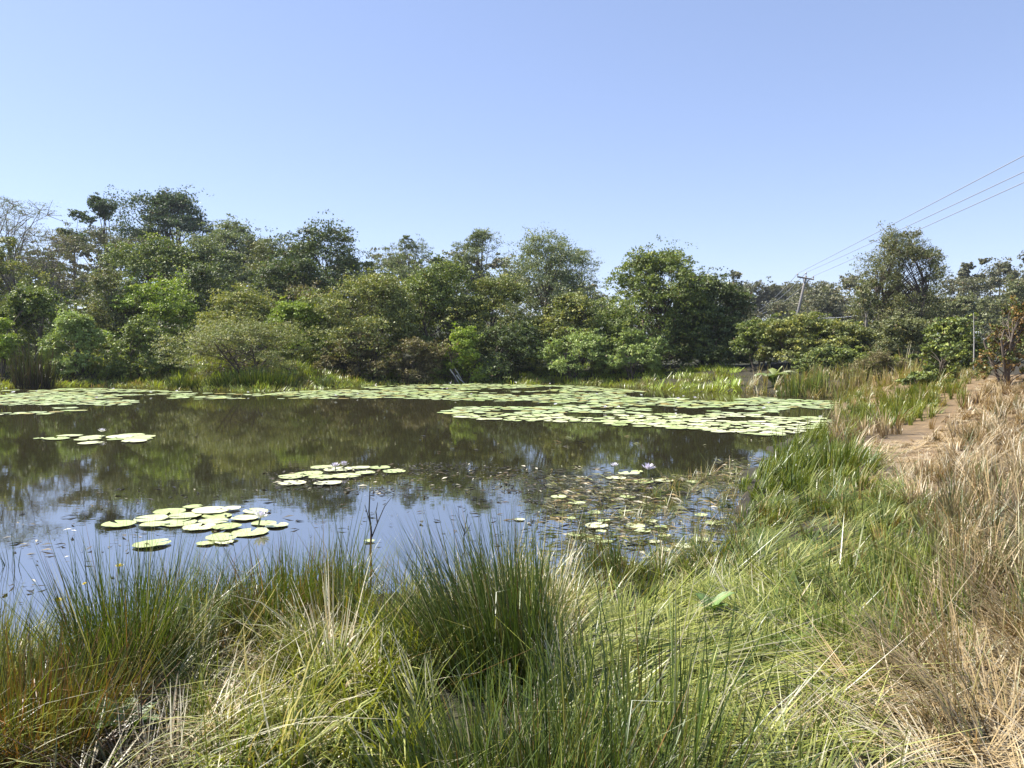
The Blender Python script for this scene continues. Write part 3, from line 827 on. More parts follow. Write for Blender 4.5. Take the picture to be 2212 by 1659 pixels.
# foreground
back_row = [(300, 1340), (500, 1325), (700, 1290), (840, 1285), (900, 1340), (840, 1400), (600, 1420), (330, 1430)]
pale = [(330, 1400), (720, 1370), (800, 1560), (600, 1800), (300, 1720)]
flow = [(640, 1420), (830, 1320), (930, 1480), (930, 2100), (420, 2100), (500, 1640)]
matpoly = [(1130, 1270), (1300, 1290), (1560, 1215), (1780, 1220), (1920, 1320), (1850, 1520), (1780, 2100), (1150, 2100), (1120, 1450)]
straw = [(1720, 1560), (1880, 1390), (2080, 1300), (2400, 1290), (2700, 1500), (2700, 2200), (1650, 2200)]
PG = [(3, G_PALE), (3, G_LIGHT), (2, (0.28, 0.34, 0.12)), (1, CREAM)]
fg = [patch(back_row, 1900, 0.33, 0.35, 0, 3, 0.1, 0.4, 0.3, 0.0055, [(3, G_DARK), (2, BRWN), (1, STRAW)], [(3, G_MID), (1, G_LIGHT), (1, ORNG)], pt=0.5, ps=5),
      patch(pale, 600, 0.27, 0.45, 0, 3, 0.6, 1.05, 0.35, 0.007, [(3, CREAM), (2, STRAW), (2, G_LIGHT)], [(3, CREAM), (2, G_LIGHT), (1, TAN)], pt=0.5, ps=4),
      patch(pale, 900, 0.19, 0.4, 0, 3, 0.2, 0.6, 0.35, 0.0055, [(3, G_DARK), (1, BRWN)], [(3, G_MID), (2, G_LIGHT), (1, CREAM)], pt=0.5, ps=5),
      patch(pale, 1000, 0.30, 0.4, 0, 3, 1.2, 1.6, 0.2, 0.006, [(2, TAN), (2, STRAW), (1, G_MID)], [(2, CREAM), (2, STRAW), (1, G_YEL)]),
      patch(flow, 1700, 0.27, 0.35, R(-96), 0.3, 0.6, 1.4, 0.3, 0.009, [(2, G_MID), (2, G_LIGHT)], PG, swirl=0.25, twist=0.6),
      patch(flow, 450, 0.22, 0.4, 0, 3, 0.2, 0.6, 0.4, 0.0055, [(2, G_DARK), (2, G_MID)], [(2, G_LIGHT), (1, G_MID)]),
      patch(flow, 300, 0.26, 0.4, 0, 3, 0.8, 1.2, 0.3, 0.007, [(2, CREAM), (2, G_LIGHT)], [(2, CREAM), (2, G_PALE)])]
fg.append(patch([(880, 1460), (1260, 1440), (1320, 1700), (1320, 2200), (860, 2200)], 1100, 0.20, 0.4, 0, 3, 0.3, 0.9, 0.35, 0.006, [(3, G_DARK), (2, G_MID), (1, BRWN)], [(3, G_MID), (2, G_LIGHT), (1, CREAM)]))
fg.append(patch([(-150, 1560), (350, 1540), (560, 1700), (500, 2300), (-300, 2300)], 900, 0.26, 0.4, 0, 3, 0.9, 1.5, 0.3, 0.006, [(3, BRWN), (2, (0.05, 0.04, 0.02)), (1, STRAW)], [(2, BRWN), (1, CREAM), (2, G_DARK)]))
fg.append(patch([(-150, 1620), (450, 1600), (560, 1700), (500, 2300), (-300, 2300)], 260, 0.42, 0.4, R(10), 0.5, 0.7, 1.2, 0.3, 0.006, [(3, G_MID), (1, CREAM)], [(3, G_LIGHT), (1, CREAM)]))
stuff('shore_grass', 'pale green and bleached marsh grass at the near shore', 'grass', fg)

mt = [patch(matpoly, 1500, 0.32, 0.4, R(20), 0.8, 1.32, 1.6, 0.14, 0.008, [(2, G_DARK), (2, G_MID), (3, G_LIGHT), (1, G_YEL)], [(2, G_MID), (3, G_LIGHT), (3, (0.40, 0.42, 0.08)), (3, G_PALE), (1, CREAM)], pt=0.35, ps=4, swirl=1.5, seed=3),
      patch(matpoly, 300, 0.15, 0.4, 0, 3, 0.2, 0.6, 0.35, 0.006, [(3, G_DARK), (2, G_MID)], [(3, G_MID), (2, G_LIGHT)], pt=0.7, ps=3),
      patch([(850, 1300), (1150, 1250), (1250, 1340), (1200, 1450), (900, 1430)], 1700, 0.28, 0.35, R(60), 0.9, 0.4, 0.8, 0.35, 0.0055, [(2, G_MID), (2, STRAW), (1, ORNG)], [(3, G_LIGHT), (2, G_YEL), (2, CREAM)])]
mt.append(patch([(1130, 1235), (1230, 1275), (1300, 1285), (1360, 1215), (1500, 1192), (1600, 1165), (1620, 1240), (1400, 1310), (1200, 1340)], 1300, 0.16, 0.4, 0, 3, 0.5, 1.1, 0.35, 0.007, [(2, G_DARK), (2, G_MID), (1, BRWN)], [(2, G_MID), (3, G_LIGHT), (1, STRAW)], z=0.03, water=True))
stuff('flattened_grass', 'green grass lying flat in swirls on the near bank', 'grass', mt)

sw = [patch(straw, 1300, 0.28, 0.45, 0, 3, 1.2, 1.6, 0.2, 0.006, [(3, STRAW), (2, TAN), (1, CREAM)], [(3, STRAW), (2, CREAM), (1, TAN)], z=0.22),
      patch([(1880, 1390), (2080, 1260), (2400, 1230), (2500, 1480), (2050, 1620)], 1000, 0.32, 0.4, R(150), 1.0, 0.6, 1.05, 0.35, 0.006, [(2, TAN), (2, BRWN), (1, G_MID)], [(3, STRAW), (1, TAN), (1, G_YEL)], z=0.25),
      patch(straw, 220, 0.20, 0.4, 0, 3, 0.3, 0.7, 0.3, 0.006, [(2, G_MID), (2, G_YEL)], [(2, G_LIGHT), (2, G_YEL)], z=0.22, pt=0.6)]
stuff('straw_litter', 'dry straw and dead stems lying at the foot of the bank', 'straw', sw, M_DRY)

bank = [(1575, 1110), (1640, 1050), (1800, 1040), (1920, 1050), (2010, 1150), (2120, 1300), (1980, 1400), (1800, 1340), (1620, 1250), (1570, 1180)]
bk = [patch(bank, 1000, 0.24, 0.35, R(25), 0.8, 1.1, 1.5, 0.25, 0.009, [(3, G_DARK), (2, G_MID), (1, ORNG)], [(3, G_MID), (3, G_LIGHT), (1, G_YEL), (1, G_PALE)], swirl=0.9, seed=8),
      patch(bank, 480, 0.16, 0.45, 0, 3, 0.15, 0.55, 0.3, 0.008, [(3, G_DARK), (1, ORNG)], [(3, G_MID), (2, G_LIGHT)], pt=0.8, ps=2.5, seed=12),
      patch([(1800, 1250), (1990, 1190), (2130, 1280), (2080, 1420), (1850, 1480), (1760, 1380)], 700, 0.21, 0.3, R(90), 0.9, 0.05, 0.4, 0.25, 0.007, [(3, G_MID), (1, BRWN)], [(3, G_LIGHT), (2, G_MID)]),
      patch([(1600, 1020), (1690, 990), (1660, 965), (1750, 935), (1830, 930), (1860, 980), (1900, 1040), (1800, 1060), (1620, 1060)], 520, 0.22, 0.4, R(-40), 0.8, 0.3, 0.7, 0.35, 0.012, [(2, G_DARK), (3, G_MID)], [(3, G_MID), (3, G_LIGHT)], z=0.15, pt=0.4, ps=2),
      patch([(1815, 895), (1900, 885), (2020, 890), (2025, 925), (1960, 935), (1900, 932), (1830, 925)], 300, 0.23, 0.35, R(-90), 1.5, 0.1, 0.6, 0.3, 0.016, [(3, G_MID), (2, G_LIGHT)], [(3, G_LIGHT), (2, G_MID), (1, G_YEL)], z=0.12),
      patch([(1900, 880), (2100, 870), (2100, 900), (2000, 895)], 120, 0.26, 0.3, 0, 3, 0.1, 0.6, 0.3, 0.018, [(2, G_MID), (1, STRAW)], [(2, G_LIGHT), (2, G_YEL)], z=0.3)]
stuff('bank_grass', 'dense green grass leaning over on the right bank', 'grass', bk)

dry = [(1930, 1010), (2040, 985), (2100, 930), (2200, 880), (2600, 880), (2800, 1300), (2212, 1340), (2100, 1260), (1990, 1140)]
dr = [patch([(1990, 1120), (2080, 1040), (2212, 1000), (2600, 980), (2800, 1300), (2212, 1340), (2100, 1260)], 320, 0.29, 0.5, 0, 3, 0.05, 0.5, 0.35, 0.007, [(3, TAN), (2, BRWN), (2, G_MID)], [(4, STRAW), (2, TAN), (1, CREAM), (2, G_YEL)], z=0.35, pt=0.6, ps=2.2),
      patch(dry, 330, 0.24, 0.4, 0, 3, 0.7, 1.1, 0.35, 0.010, [(2, TAN), (2, STRAW)], [(2, STRAW), (2, TAN), (1, CREAM)], z=0.35),
      patch(dry, 200, 0.20, 0.4, 0, 3, 0.3, 0.7, 0.35, 0.008, [(2, BRWN), (2, G_DARK)], [(2, TAN), (2, G_MID), (1, ORNG)], z=0.35, pt=0.7, ps=1.5, seed=5),
      patch([(1960, 1080), (2212, 1150), (2500, 1200), (2500, 1400), (2100, 1330), (1990, 1200)], 520, 0.25, 0.45, 0, 3, 0.05, 0.5, 0.3, 0.006, [(3, G_DARK), (2, BRWN)], [(2, G_YEL), (2, TAN), (1, G_MID)], z=0.28),
      patch([(2000, 880), (2130, 850), (2300, 835), (2800, 835), (2800, 900), (2230, 895), (2140, 940), (2170, 880), (2130, 872)], 150, 0.20, 0.45, 0, 3, 0.4, 1.0, 0.35, 0.014, [(3, TAN), (2, BRWN)], [(3, STRAW), (2, TAN), (1, ORNG)], z=0.7),
      patch([(1830, 985), (1880, 950), (1990, 945), (2110, 880), (2150, 865), (2170, 880), (2080, 975), (2030, 1020), (1930, 1060), (1850, 1030)], 650, 0.15, 0.4, 0, 3, 1.2, 1.55, 0.2, 0.008, [(2, STRAW), (1, TAN)], [(2, STRAW), (1, CREAM)], z=0.3),
      patch([(1790, 925), (1880, 930), (1960, 940), (1900, 960), (1840, 985), (1800, 960)], 180, 0.30, 0.35, 0, 3, 0.1, 0.6, 0.3, 0.014, [(2, TAN), (1, BRWN)], [(2, STRAW), (2, TAN)], z=0.2)]
dr.append(patch([(2000, 935), (2060, 912), (2110, 878), (2150, 863), (2175, 880), (2140, 930), (2090, 965)], 170, 0.20, 0.4, 0, 3, 0.4, 0.9, 0.3, 0.013, [(3, TAN), (1, BRWN)], [(3, STRAW), (2, TAN), (1, G_YEL)], z=0.42, pt=0.5, ps=3))
stuff('dry_grass', 'tall dry tan grass on the right slope beside the path', 'grass', dr, M_DRY)

# thin weeds standing in the shallow water right of centre
wd = [patch([(1080, 1180), (1250, 1090), (1450, 1040), (1600, 1010), (1600, 1160), (1560, 1220), (1350, 1290), (1150, 1270)], 460, 0.19, 0.45, 0, 3, 0.4, 1.0, 0.4, 0.006, [(2, BRWN), (2, G_MID), (2, G_DARK)], [(3, G_YEL), (2, STRAW), (2, G_MID)], z=0.0, pt=0.6, water=True),
      patch([(1250, 1230), (1330, 1200), (1360, 1290), (1250, 1300)], 1000, 0.32, 0.35, 0, 3, 0.05, 0.4, 0.2, 0.006, [(3, G_DARK), (1, G_MID)], [(3, G_MID), (1, ORNG)], z=0.0, water=True),
      patch([(-100, 1380), (0, 1200), (300, 1240), (900, 1230), (1100, 1220), (1100, 1290), (300, 1350)], 12, 0.32, 0.4, 0, 3, 0.05, 0.3, 0.2, 0.007, [(3, G_DARK), (2, BRWN)], [(3, G_DARK), (1, G_MID)], z=0.0, water=True)]
stuff('water_weed', 'thin weed stems standing in the shallow water', 'weed', wd)


def tussock(name, label, cat, X, Y, z, rad, n, hgt, lean_dir, lean, spread, base, tip, w=0.006, part='stems', ell=1.0, hv=0.3):
    p = on(X, Y, z)
    g = gz(p[0], p[1])
    a = U(0, 6.283, n); q = np.sqrt(U(0, 1, n)) * rad
    P = np.stack([np.cos(a) * q, np.sin(a) * q * ell, np.full(n, -0.03)], 1)
    gx = ground_z(P[:, 0] + p[0], P[:, 1] + p[1]) - g
    P[:, 2] += np.clip(gx, -0.25, 0.4)
    # stems fan outwards, the whole clump leans one way
    vx = np.cos(a) * q / rad * spread + math.cos(lean_dir) * lean + rng.normal(size=n) * (0.2 if w < 0.02 else 0.08)
    vy = np.sin(a) * q / rad * spread + math.sin(lean_dir) * lean + rng.normal(size=n) * (0.2 if w < 0.02 else 0.08)
    ang = np.arctan2(vy, vx); l = np.hypot(vx, vy)
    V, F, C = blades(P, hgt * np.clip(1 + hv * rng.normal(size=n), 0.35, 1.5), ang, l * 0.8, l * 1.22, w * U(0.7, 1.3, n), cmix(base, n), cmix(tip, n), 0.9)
    e = tag(link(name, None, loc=(p[0], p[1], g)), label, cat)
    s = link(part, mesh_np(part, V, F, M_GRASS, C), e)
    s['kind'] = 'stuff'
    return e


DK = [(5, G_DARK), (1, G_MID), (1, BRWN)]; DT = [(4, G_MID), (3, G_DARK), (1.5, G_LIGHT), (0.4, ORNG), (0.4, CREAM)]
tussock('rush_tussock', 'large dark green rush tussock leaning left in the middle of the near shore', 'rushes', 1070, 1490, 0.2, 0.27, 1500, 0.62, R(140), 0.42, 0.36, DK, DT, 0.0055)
tussock('rush_tussock', 'rush tussock reaching to the bottom edge below the large leaning tussock', 'rushes', 1120, 1800, 0.2, 0.42, 1800, 0.34, R(100), 0.15, 0.65, DK, DT, 0.005, ell=0.8)
tussock('rush_tussock', 'tall dark upright rush tussock right of the orange-based tussock', 'rushes', 270, 1480, 0.2, 0.22, 1000, 0.60, R(100), 0.08, 0.45, DK, DT, 0.0055)
tussock('rush_tussock', 'orange-based rush tussock in the bottom left corner', 'rushes', 60, 1600, 0.2, 0.38, 1900, 0.40, R(120), 0.1, 0.55, [(2, ORNG), (3, BRWN), (1, G_DARK)], [(3, G_MID), (2, G_DARK), (2, ORNG), (1, G_LIGHT)], 0.005)
tussock('rush_tussock', 'yellow-green rush tussock cut by the left edge', 'rushes', -40, 1480, 0.2, 0.28, 1000, 0.42, R(60), 0.25, 0.5, [(2, G_MID), (2, STRAW)], [(3, G_LIGHT), (2, G_YEL)], 0.0055)
tussock('rush_tussock', 'short rush tussock at the water just left of the leaning tussock', 'rushes', 660, 1340, 0.12, 0.33, 900, 0.42, R(60), 0.1, 0.45, DK, [(3, G_MID), (2, G_LIGHT), (1, ORNG)], 0.006, ell=0.6)
tussock('rush_tussock', 'thin rush tussock at the water behind the dark upright tussock', 'rushes', 430, 1380, 0.15, 0.3, 800, 0.42, R(80), 0.08, 0.45, DK, DT, 0.006, ell=0.6)
tussock('rush_tussock', 'sparse tall rushes at the bottom edge right of the middle tussocks', 'rushes', 1370, 1720, 0.2, 0.40, 320, 0.62, R(70), 0.12, 0.3, DK, DT, 0.006)
tussock('rush_tussock', 'short dark rush tussock on the waterline below the bleached path', 'rushes', 1820, 1015, 0.2, 0.5, 400, 0.42, R(-30), 0.2, 0.7, DK, [(3, G_MID), (2, G_LIGHT)], 0.013)
tussock('sedge_clump', 'dark green sedge clump under the spreading fine-leaved shrub', 'sedge', 545, 838, 0.05, 2.0, 1500, 0.66, R(-90), 0.1, 0.35, DK, [(3, G_MID), (2, G_DARK), (1, G_LIGHT)], 0.03, ell=0.3)
tussock('sedge_clump', 'small sedge clump at the waterline left of the dark sedge', 'sedge', 395, 836, 0.05, 0.7, 420, 0.55, R(-90), 0.1, 0.4, [(3, G_MID), (1, G_DARK)], [(3, G_MID), (2, G_LIGHT)], 0.028, ell=0.4)
tussock('reed_clump', 'tall dark brown reed clump standing in the water at the left', 'reeds', 72, 838, 0.0, 0.95, 430, 1.8, R(20), 0.03, 0.14, [(3, (0.035, 0.024, 0.014)), (1, (0.07, 0.045, 0.022))], [(3, (0.07, 0.052, 0.026)), (2, G_DARK), (1, G_MID)], 0.026, part='canes', ell=0.5)
tussock('reed_clump', 'tall green reed clump right of the banana plant', 'reeds', 1735, 852, 0.05, 1.0, 420, 0.85, R(90), 0.03, 0.14, [(3, G_MID), (1, TAN)], [(3, G_MID), (2, G_LIGHT)], 0.03, part='canes', ell=0.5)
tussock('reed_clump', 'greyish reed clump in the middle of the reed belt', 'reeds', 1830, 856, 0.05, 0.9, 240, 0.7, R(90), 0.03, 0.18, [(3, TAN), (2, G_DARK)], [(2, G_YEL), (2, TAN), (1, G_MID)], 0.028, part='canes', ell=0.5)
tussock('reed_clump', 'straw-coloured reed clump at the right of the reed belt', 'reeds', 1930, 862, 0.1, 1.0, 220, 0.5, R(60), 0.05, 0.25, [(3, STRAW), (2, TAN)], [(3, STRAW), (2, G_YEL)], 0.026, part='canes', ell=0.5)
belt = [patch([(1600, 836), (1680, 836), (1900, 838), (2040, 842), (2000, 868), (1900, 862), (1760, 858), (1690, 850), (1620, 845)], 70, 0.45, 0.4, 0, 3, 0.1, 0.7, 0.4, 0.022,
              [(2, G_MID), (2, STRAW), (1, TAN)], [(2, G_LIGHT), (2, STRAW), (2, G_YEL), (1, CREAM)], z=0.1)]
belt.append(patch([(1795, 864), (1870, 860), (1880, 898), (1800, 900)], 320, 0.18, 0.4, 0, 3, 0.2, 0.8, 0.3, 0.014, [(3, G_MID), (1, TAN)], [(3, G_LIGHT), (1, STRAW), (1, G_MID)], z=0.05))
belt.append(patch([(1830, 842), (1950, 838), (2110, 835), (2130, 862), (2020, 890), (1900, 884), (1840, 872)], 130, 0.20, 0.4, 0, 3, 0.2, 0.8, 0.3, 0.014, [(2, G_MID), (2, TAN)], [(2, G_LIGHT), (2, STRAW), (2, G_YEL)], z=0.35))
stuff('reed_belt_grass', 'mixed green and straw grass around the reed belt', 'grass', belt)


# ------------------------------------------------------------------ water lilies
def pad_mesh(seed, seg=22):
    r = np.random.default_rng(seed)
    notch = 0.16
    a = np.linspace(notch, 2 * math.pi - notch, seg)
    rim = 1 + 0.03 * np.sin(a * 9 + r.uniform(0, 6)) + 0.03 * np.sin(a * 2 + r.uniform(0, 6))
    V = [[0.12, 0, 0.004]]; C = [[1.0, 1.02, 0.9]]
    for q, zz in ((0.55, 0.006), (0.93, 0.009), (1.0, 0.014)):
        lift = 0.010 * np.maximum(0, np.sin(a * 3 + r.uniform(0, 6)))
        for k in range(seg):
            V.append([math.cos(a[k]) * q * rim[k], math.sin(a[k]) * q * rim[k], zz + (lift[k] if q > 0.9 else 0)])
            C.append([1, 1, 1] if q < 0.9 else ([1.04, 1.02, 0.96] if q < 0.99 else [0.95, 0.9, 0.72]))
    tri = [[0, 1 + k, 2 + k] for k in range(seg - 1)]
    q4 = []
    for ring in range(2):
        o = 1 + ring * seg
        for k in range(seg - 1):
            q4.append([o + k, o + seg + k, o + seg + k + 1, o + k + 1])
    return mesh_np('lily_pad', np.array(V), [np.array(tri), np.array(q4)], M_PAD, np.array(C), True)


PADS = [pad_mesh(s) for s in range(5)]
pad_n = [0]


def pad(x, y, r, label, group, tilt=0.02):
    pad_n[0] += 1
    o = link('lily_pad', PADS[rng.integers(5)], loc=(x, y, 0.004 + 0.004 * (pad_n[0] % 4)), rot=(U(-tilt, tilt), U(-tilt, tilt), U(0, 6.28)), scale=(r, r * U(0.9, 1.1), 0.5))
    tag(o, label, 'lily pad', group)
    return o


def z4(x, y): return x * 0.633 / 3.9375 * K, (1450 + y * 0.633) / 3.9375 * K
def z5(x, y): return (1400 + x * 0.633) / 3.9375 * K, (1450 + y * 0.633) / 3.9375 * K


ORD = ['leftmost', 'second from left', 'third from left', 'fourth from left', 'fifth from left', 'sixth from left', 'seventh from left', 'eighth from left',
       'ninth from left', 'tenth from left', 'eleventh from left', 'twelfth from left', 'thirteenth from left', 'fourteenth from left', 'fifteenth from left']


def pads(lst, zf, label, group):
    rank = {id(t): k for k, t in enumerate(sorted(lst, key=lambda t: t[0]))}
    for t in lst:
        x, y, hw = t
        X, Y = zf(x, y)
        p = on(X, Y)
        l = label if len(lst) == 1 else ('rightmost' if rank[id(t)] == len(lst) - 1 else ORD[rank[id(t)]]) + ' ' + label
        pad(p[0], p[1], hw * 0.633 / 3.9375 / FPX * p[1], l, group)


pads([(240, 439, 32), (350, 441, 75), (435, 424, 70), (575, 429, 75), (545, 444, 78), (560, 468, 72), (745, 431, 80), (820, 416, 75), (880, 428, 80), (860, 444, 85), (835, 457, 80), (725, 443, 55)],
     z4, 'of the pale lily pads in the lone left raft with one flower', 'lily pads of the lone left raft')
pads([(1055, 897, 98), (1150, 925, 95), (1310, 893, 112), (1350, 922, 92), (1590, 895, 85), (940, 942, 100), (960, 980, 85), (1110, 965, 108), (1330, 957, 92), (1240, 996, 92), (1410, 995, 90), (1640, 968, 75), (1720, 983, 72), (1200, 868, 60), (1440, 880, 55)],
     z4, 'of the pale pads crowded in the near raft', 'lily pads of the near raft')
for (x, y, hw), l in zip([(1555, 1025, 112), (1525, 936, 84), (740, 976, 105), (1380, 1062, 95), (1280, 1093, 56), (1395, 1088, 60), (945, 1100, 112)],
                         ['fresh green lily pad directly under the white open flower', 'pale green lily pad left of the white open flower', 'broken yellow lily pad at the left end of the near raft',
                          'grey-green lily pad overlapping two others nearest the rushes', 'small lily pad at the left of the overlapping three nearest the rushes', 'small lily pad at the right of the overlapping three nearest the rushes', 'lone green lily pad floating nearest the left rushes']):
    pads([(x, y, hw)], z4, l, 'near lily pads')
pads([(1810, 682, 80), (1815, 716, 90), (2040, 718, 85), (1920, 662, 88), (2000, 684, 80), (2003, 618, 70), (2105, 632, 92), (2150, 675, 95), (2242, 625, 60), (2362, 620, 75), (2452, 645, 75), (2272, 655, 60)], z4, 'of the pale pads in the raft with two lilac flowers', 'lily pads of the middle raft')
pads([(1700, 660, 65), (1620, 685, 60), (1780, 710, 70), (1920, 705, 60), (2100, 715, 42), (1750, 645, 40)], z5, 'of the pale pads around the single pink flower', 'lily pads around the pink flower')
for (x, y, hw), l in zip([(1263, 805, 48), (1375, 845, 55), (1690, 810, 48), (1020, 945, 33), (85, 1080, 35), (1545, 958, 46), (1500, 990, 75), (1740, 985, 60), (1780, 1015, 55), (1850, 960, 40), (1575, 1217, 42), (2040, 1110, 60), (2140, 1070, 55), (2000, 1195, 50)],
                         ['single pale lily pad, left of two small ones right of centre', 'single pale lily pad, right of two small ones right of centre', 'single lily pad between the pink flower and the weedy shallows', 'tiny lime lily pad in the open sky reflection', 'small pale lily pad at the foot of the black twig',
                          'lime lily pad at the top of the weedy patch', 'large ragged lime lily pad among thin weeds', 'lime lily pad right of the large ragged one', 'lower lime lily pad among thin weeds', 'small lime lily pad behind the weeds', 'dark green lily pad in the narrow water channel', 'lime lily pad near the right bank', 'yellow-green lily pad against the right bank', 'half-hidden lily pad below the right bank']):
    pads([(x, y, hw)], z5, l, 'single lily pads')

for k in range(16):
    X, Y = U(1230, 1590), U(1085, 1215)
    p = on(X, Y)
    if sdist(np.array([p[0]]), np.array([p[1]]))[0] < -0.12:
        pad(p[0], p[1], U(0.05, 0.11), 'small lime lily pad scattered in the weedy shallows by the right bank', 'small pads in the shallows', 0.06)

# the big mats
mat_main = [(310, 858), (420, 850), (560, 852), (700, 842), (850, 833), (1050, 829), (1250, 834), (1400, 846), (1560, 856), (1700, 861), (1810, 869), (1805, 883), (1690, 886), (1660, 896), (1800, 906),
            (1755, 932), (1690, 943), (1560, 935), (1450, 926), (1320, 920), (1180, 912), (1020, 908), (950, 889), (1000, 880), (1200, 879), (1270, 873), (1060, 867), (850, 861), (600, 862), (400, 863)]
mat_left = [(-500, 842), (50, 843), (180, 839), (300, 842), (440, 848), (300, 856), (250, 862), (300, 868), (270, 876), (150, 878), (185, 888), (100, 896), (-50, 898), (-500, 905)]


def mat_points(poly, gap=0.27, tries=26000, holes=()):
    w = np.array([on(X, Y)[:2] for X, Y in poly])
    lo, hi = w.min(0), w.max(0)
    x, y = U(lo[0], hi[0], tries), U(lo[1], hi[1], tries)
    k = inside(w, x, y)
    X, Y = proj(np.stack([x, y, np.zeros_like(x)], 1))
    for hx, hy, ra, rb in holes:
        k &= ((X - hx) / ra) ** 2 + ((Y - hy) / rb) ** 2 > 1
    k &= wob(x, y, 0.9, 21) + 0.5 * wob(x, y, 2.3, 22) > -0.5
    x, y = x[k], y[k]
    grid, out = {}, []
    for a, b in zip(x, y):
        r = 0.12 + 0.13 * rng.random()
        key = (int(a // 0.6), int(b // 0.6))
        ok = True
        for i in (-1, 0, 1):
            for j in (-1, 0, 1):
                for (c, d, s) in grid.get((key[0] + i, key[1] + j), ()):
                    if (a - c) ** 2 + (b - d) ** 2 < ((r + s) * 0.74) ** 2:
                        ok = False; break
                if not ok: break
            if not ok: break
        if ok:
            grid.setdefault(key, []).append((a, b, r)); out.append((a, b, r))
    return np.array(out)


pm = mat_points(mat_main, holes=[(1440, 853, 95, 8), (1270, 897, 60, 5), (1590, 906, 50, 5), (1120, 843, 60, 3), (1730, 897, 80, 6), (1400, 880, 60, 3)])
pl = mat_points(mat_left, tries=16000)
allp = np.concatenate([np.c_[pm, np.zeros(len(pm))], np.c_[pl, np.ones(len(pl))]])
allp = allp[allp[:, 1].argsort()]
X_, Y_ = proj(np.c_[allp[:, :2], np.zeros(len(allp))])
inframe = (X_ > -20) & (X_ < 2232)
near_idx = np.where(inframe)[0][:222]
used = np.zeros(len(allp), bool); used[near_idx] = True
for x, y, r, s in allp[used]:
    if s:
        pad(x, y, r, 'pale lily pad in the broad mat at the left edge', 'lily pads of the left mat')
    else:
        xp = (512 + FPX * x / (y * CP + EYE * SP)) * K
        zone = ('in the left tongue of the front of the great mat' if xp < 1130 else 'at the front of the great mat, left of its middle' if xp < 1360 else
                'at the front of the great mat, right of its middle' if xp < 1580 else 'in the front corner of the great mat by the right bank')
        pad(x, y, r, 'pale lily pad ' + zone, 'lily pads of the great mat')


def far_pads(P):
    seg = 9
    a = np.linspace(0, 2 * math.pi, seg, endpoint=False)
    n = len(P)
    V = np.zeros((n, seg, 3))
    th = a[None, :] + U(0, 6.28, (n, 1))
    rr = P[:, 2][:, None] * (1 + 0.06 * rng.normal(size=(n, seg)))
    V[..., 0] = P[:, 0][:, None] + np.cos(th) * rr
    V[..., 1] = P[:, 1][:, None] + np.sin(th) * rr
    tl = U(-0.05, 0.05, (n, 2))
    V[..., 2] = 0.008 + U(0, 0.016, (n, 1)) + np.abs(np.cos(th) * rr * tl[:, :1] + np.sin(th) * rr * tl[:, 1:])
    col = cmix([(4, (1.12, 1.1, 1.35)), (2, (0.95, 1.02, 0.95)), (1, (1.05, 0.9, 0.75)), (0.4, (0.8, 0.55, 0.4))], n, 0.12)  # most tints whitened: glare on the far pads put into their colour
    F = np.arange(n * seg).reshape(n, seg)
    o = link('lily_pad_mat', mesh_np('lily_pad_mat', V.reshape(-1, 3), F, M_PAD, np.repeat(col, seg, 0)))
    tag(o, 'far lily pads massed across the pond', 'lily pads', kind='stuff')


far_pads(allp[~used])


# flowers
def petal_ring(n, ln, wd, elev, z, r0, off=0):
    V, F = [], []
    for k in range(n):
        a = 2 * math.pi * k / n + off
        d = np.array([math.cos(a), math.sin(a), 0]); s = np.array([-math.sin(a), math.cos(a), 0])
        u = d * math.cos(elev) + np.array([0, 0, math.sin(elev)])
        b = d * r0 + np.array([0, 0, z])
        i = len(V)
        V += [b, b + u * ln * 0.55 + s * wd / 2, b + u * ln + np.array([0, 0, ln * 0.08]), b + u * ln * 0.55 - s * wd / 2]
        F.append([i, i + 1, i + 2, i + 3])
    return np.array(V), np.array(F)


def flower_meshes(mat, nm):
    ps = [petal_ring(9, 1.0, 0.36, 0.45, 0.0, 0.08), petal_ring(8, 0.9, 0.32, 0.85, 0.05, 0.07, 0.3), petal_ring(6, 0.75, 0.26, 1.15, 0.08, 0.05, 0.1)]
    off, V, F = 0, [], []
    for v, f in ps:
        V.append(v); F.append(f + off); off += len(v)
    pm_ = mesh_np(nm, np.concatenate(V), np.concatenate(F), mat)
    v, f = petal_ring(10, 0.35, 0.08, 1.2, 0.05, 0.05)
    st = mesh_np('stamens', v, f, M_STAMEN)
    tv, tf = tubes([np.array([[0, 0, -1.6], [0.05, 0, -0.8], [0, 0, 0.05]])], [[0.07, 0.07, 0.09]], 6)
    sk = mesh_np('stalk', tv, tf, M_STALK, smooth=True)
    return pm_, st, sk


FL = {'white': flower_meshes(M_PETAL, 'petals'), 'lilac': flower_meshes(M_LILAC, 'petals'), 'yellow': flower_meshes(M_YELLOW, 'petals')}


def flower(x, y, z, s, kind, label, group=None, parts=True, rot=None, name='water_lily_flower'):
    pm_, st, sk = FL[kind]
    rr = (U(-0.25, 0.25), U(-0.25, 0.25), U(0, 6.28))
    if not parts:
        o = link(name, pm_, loc=(x, y, z), rot=rr, scale=(s, s, s))
        return tag(o, label, 'flower', group)
    e = tag(link(name, None, loc=(x, y, z), rot=rr, scale=(s, s, s)), label, 'flower', group)
    link('petals', pm_, e); link('stamens', st, e); link('stalk', sk, e)
    return e


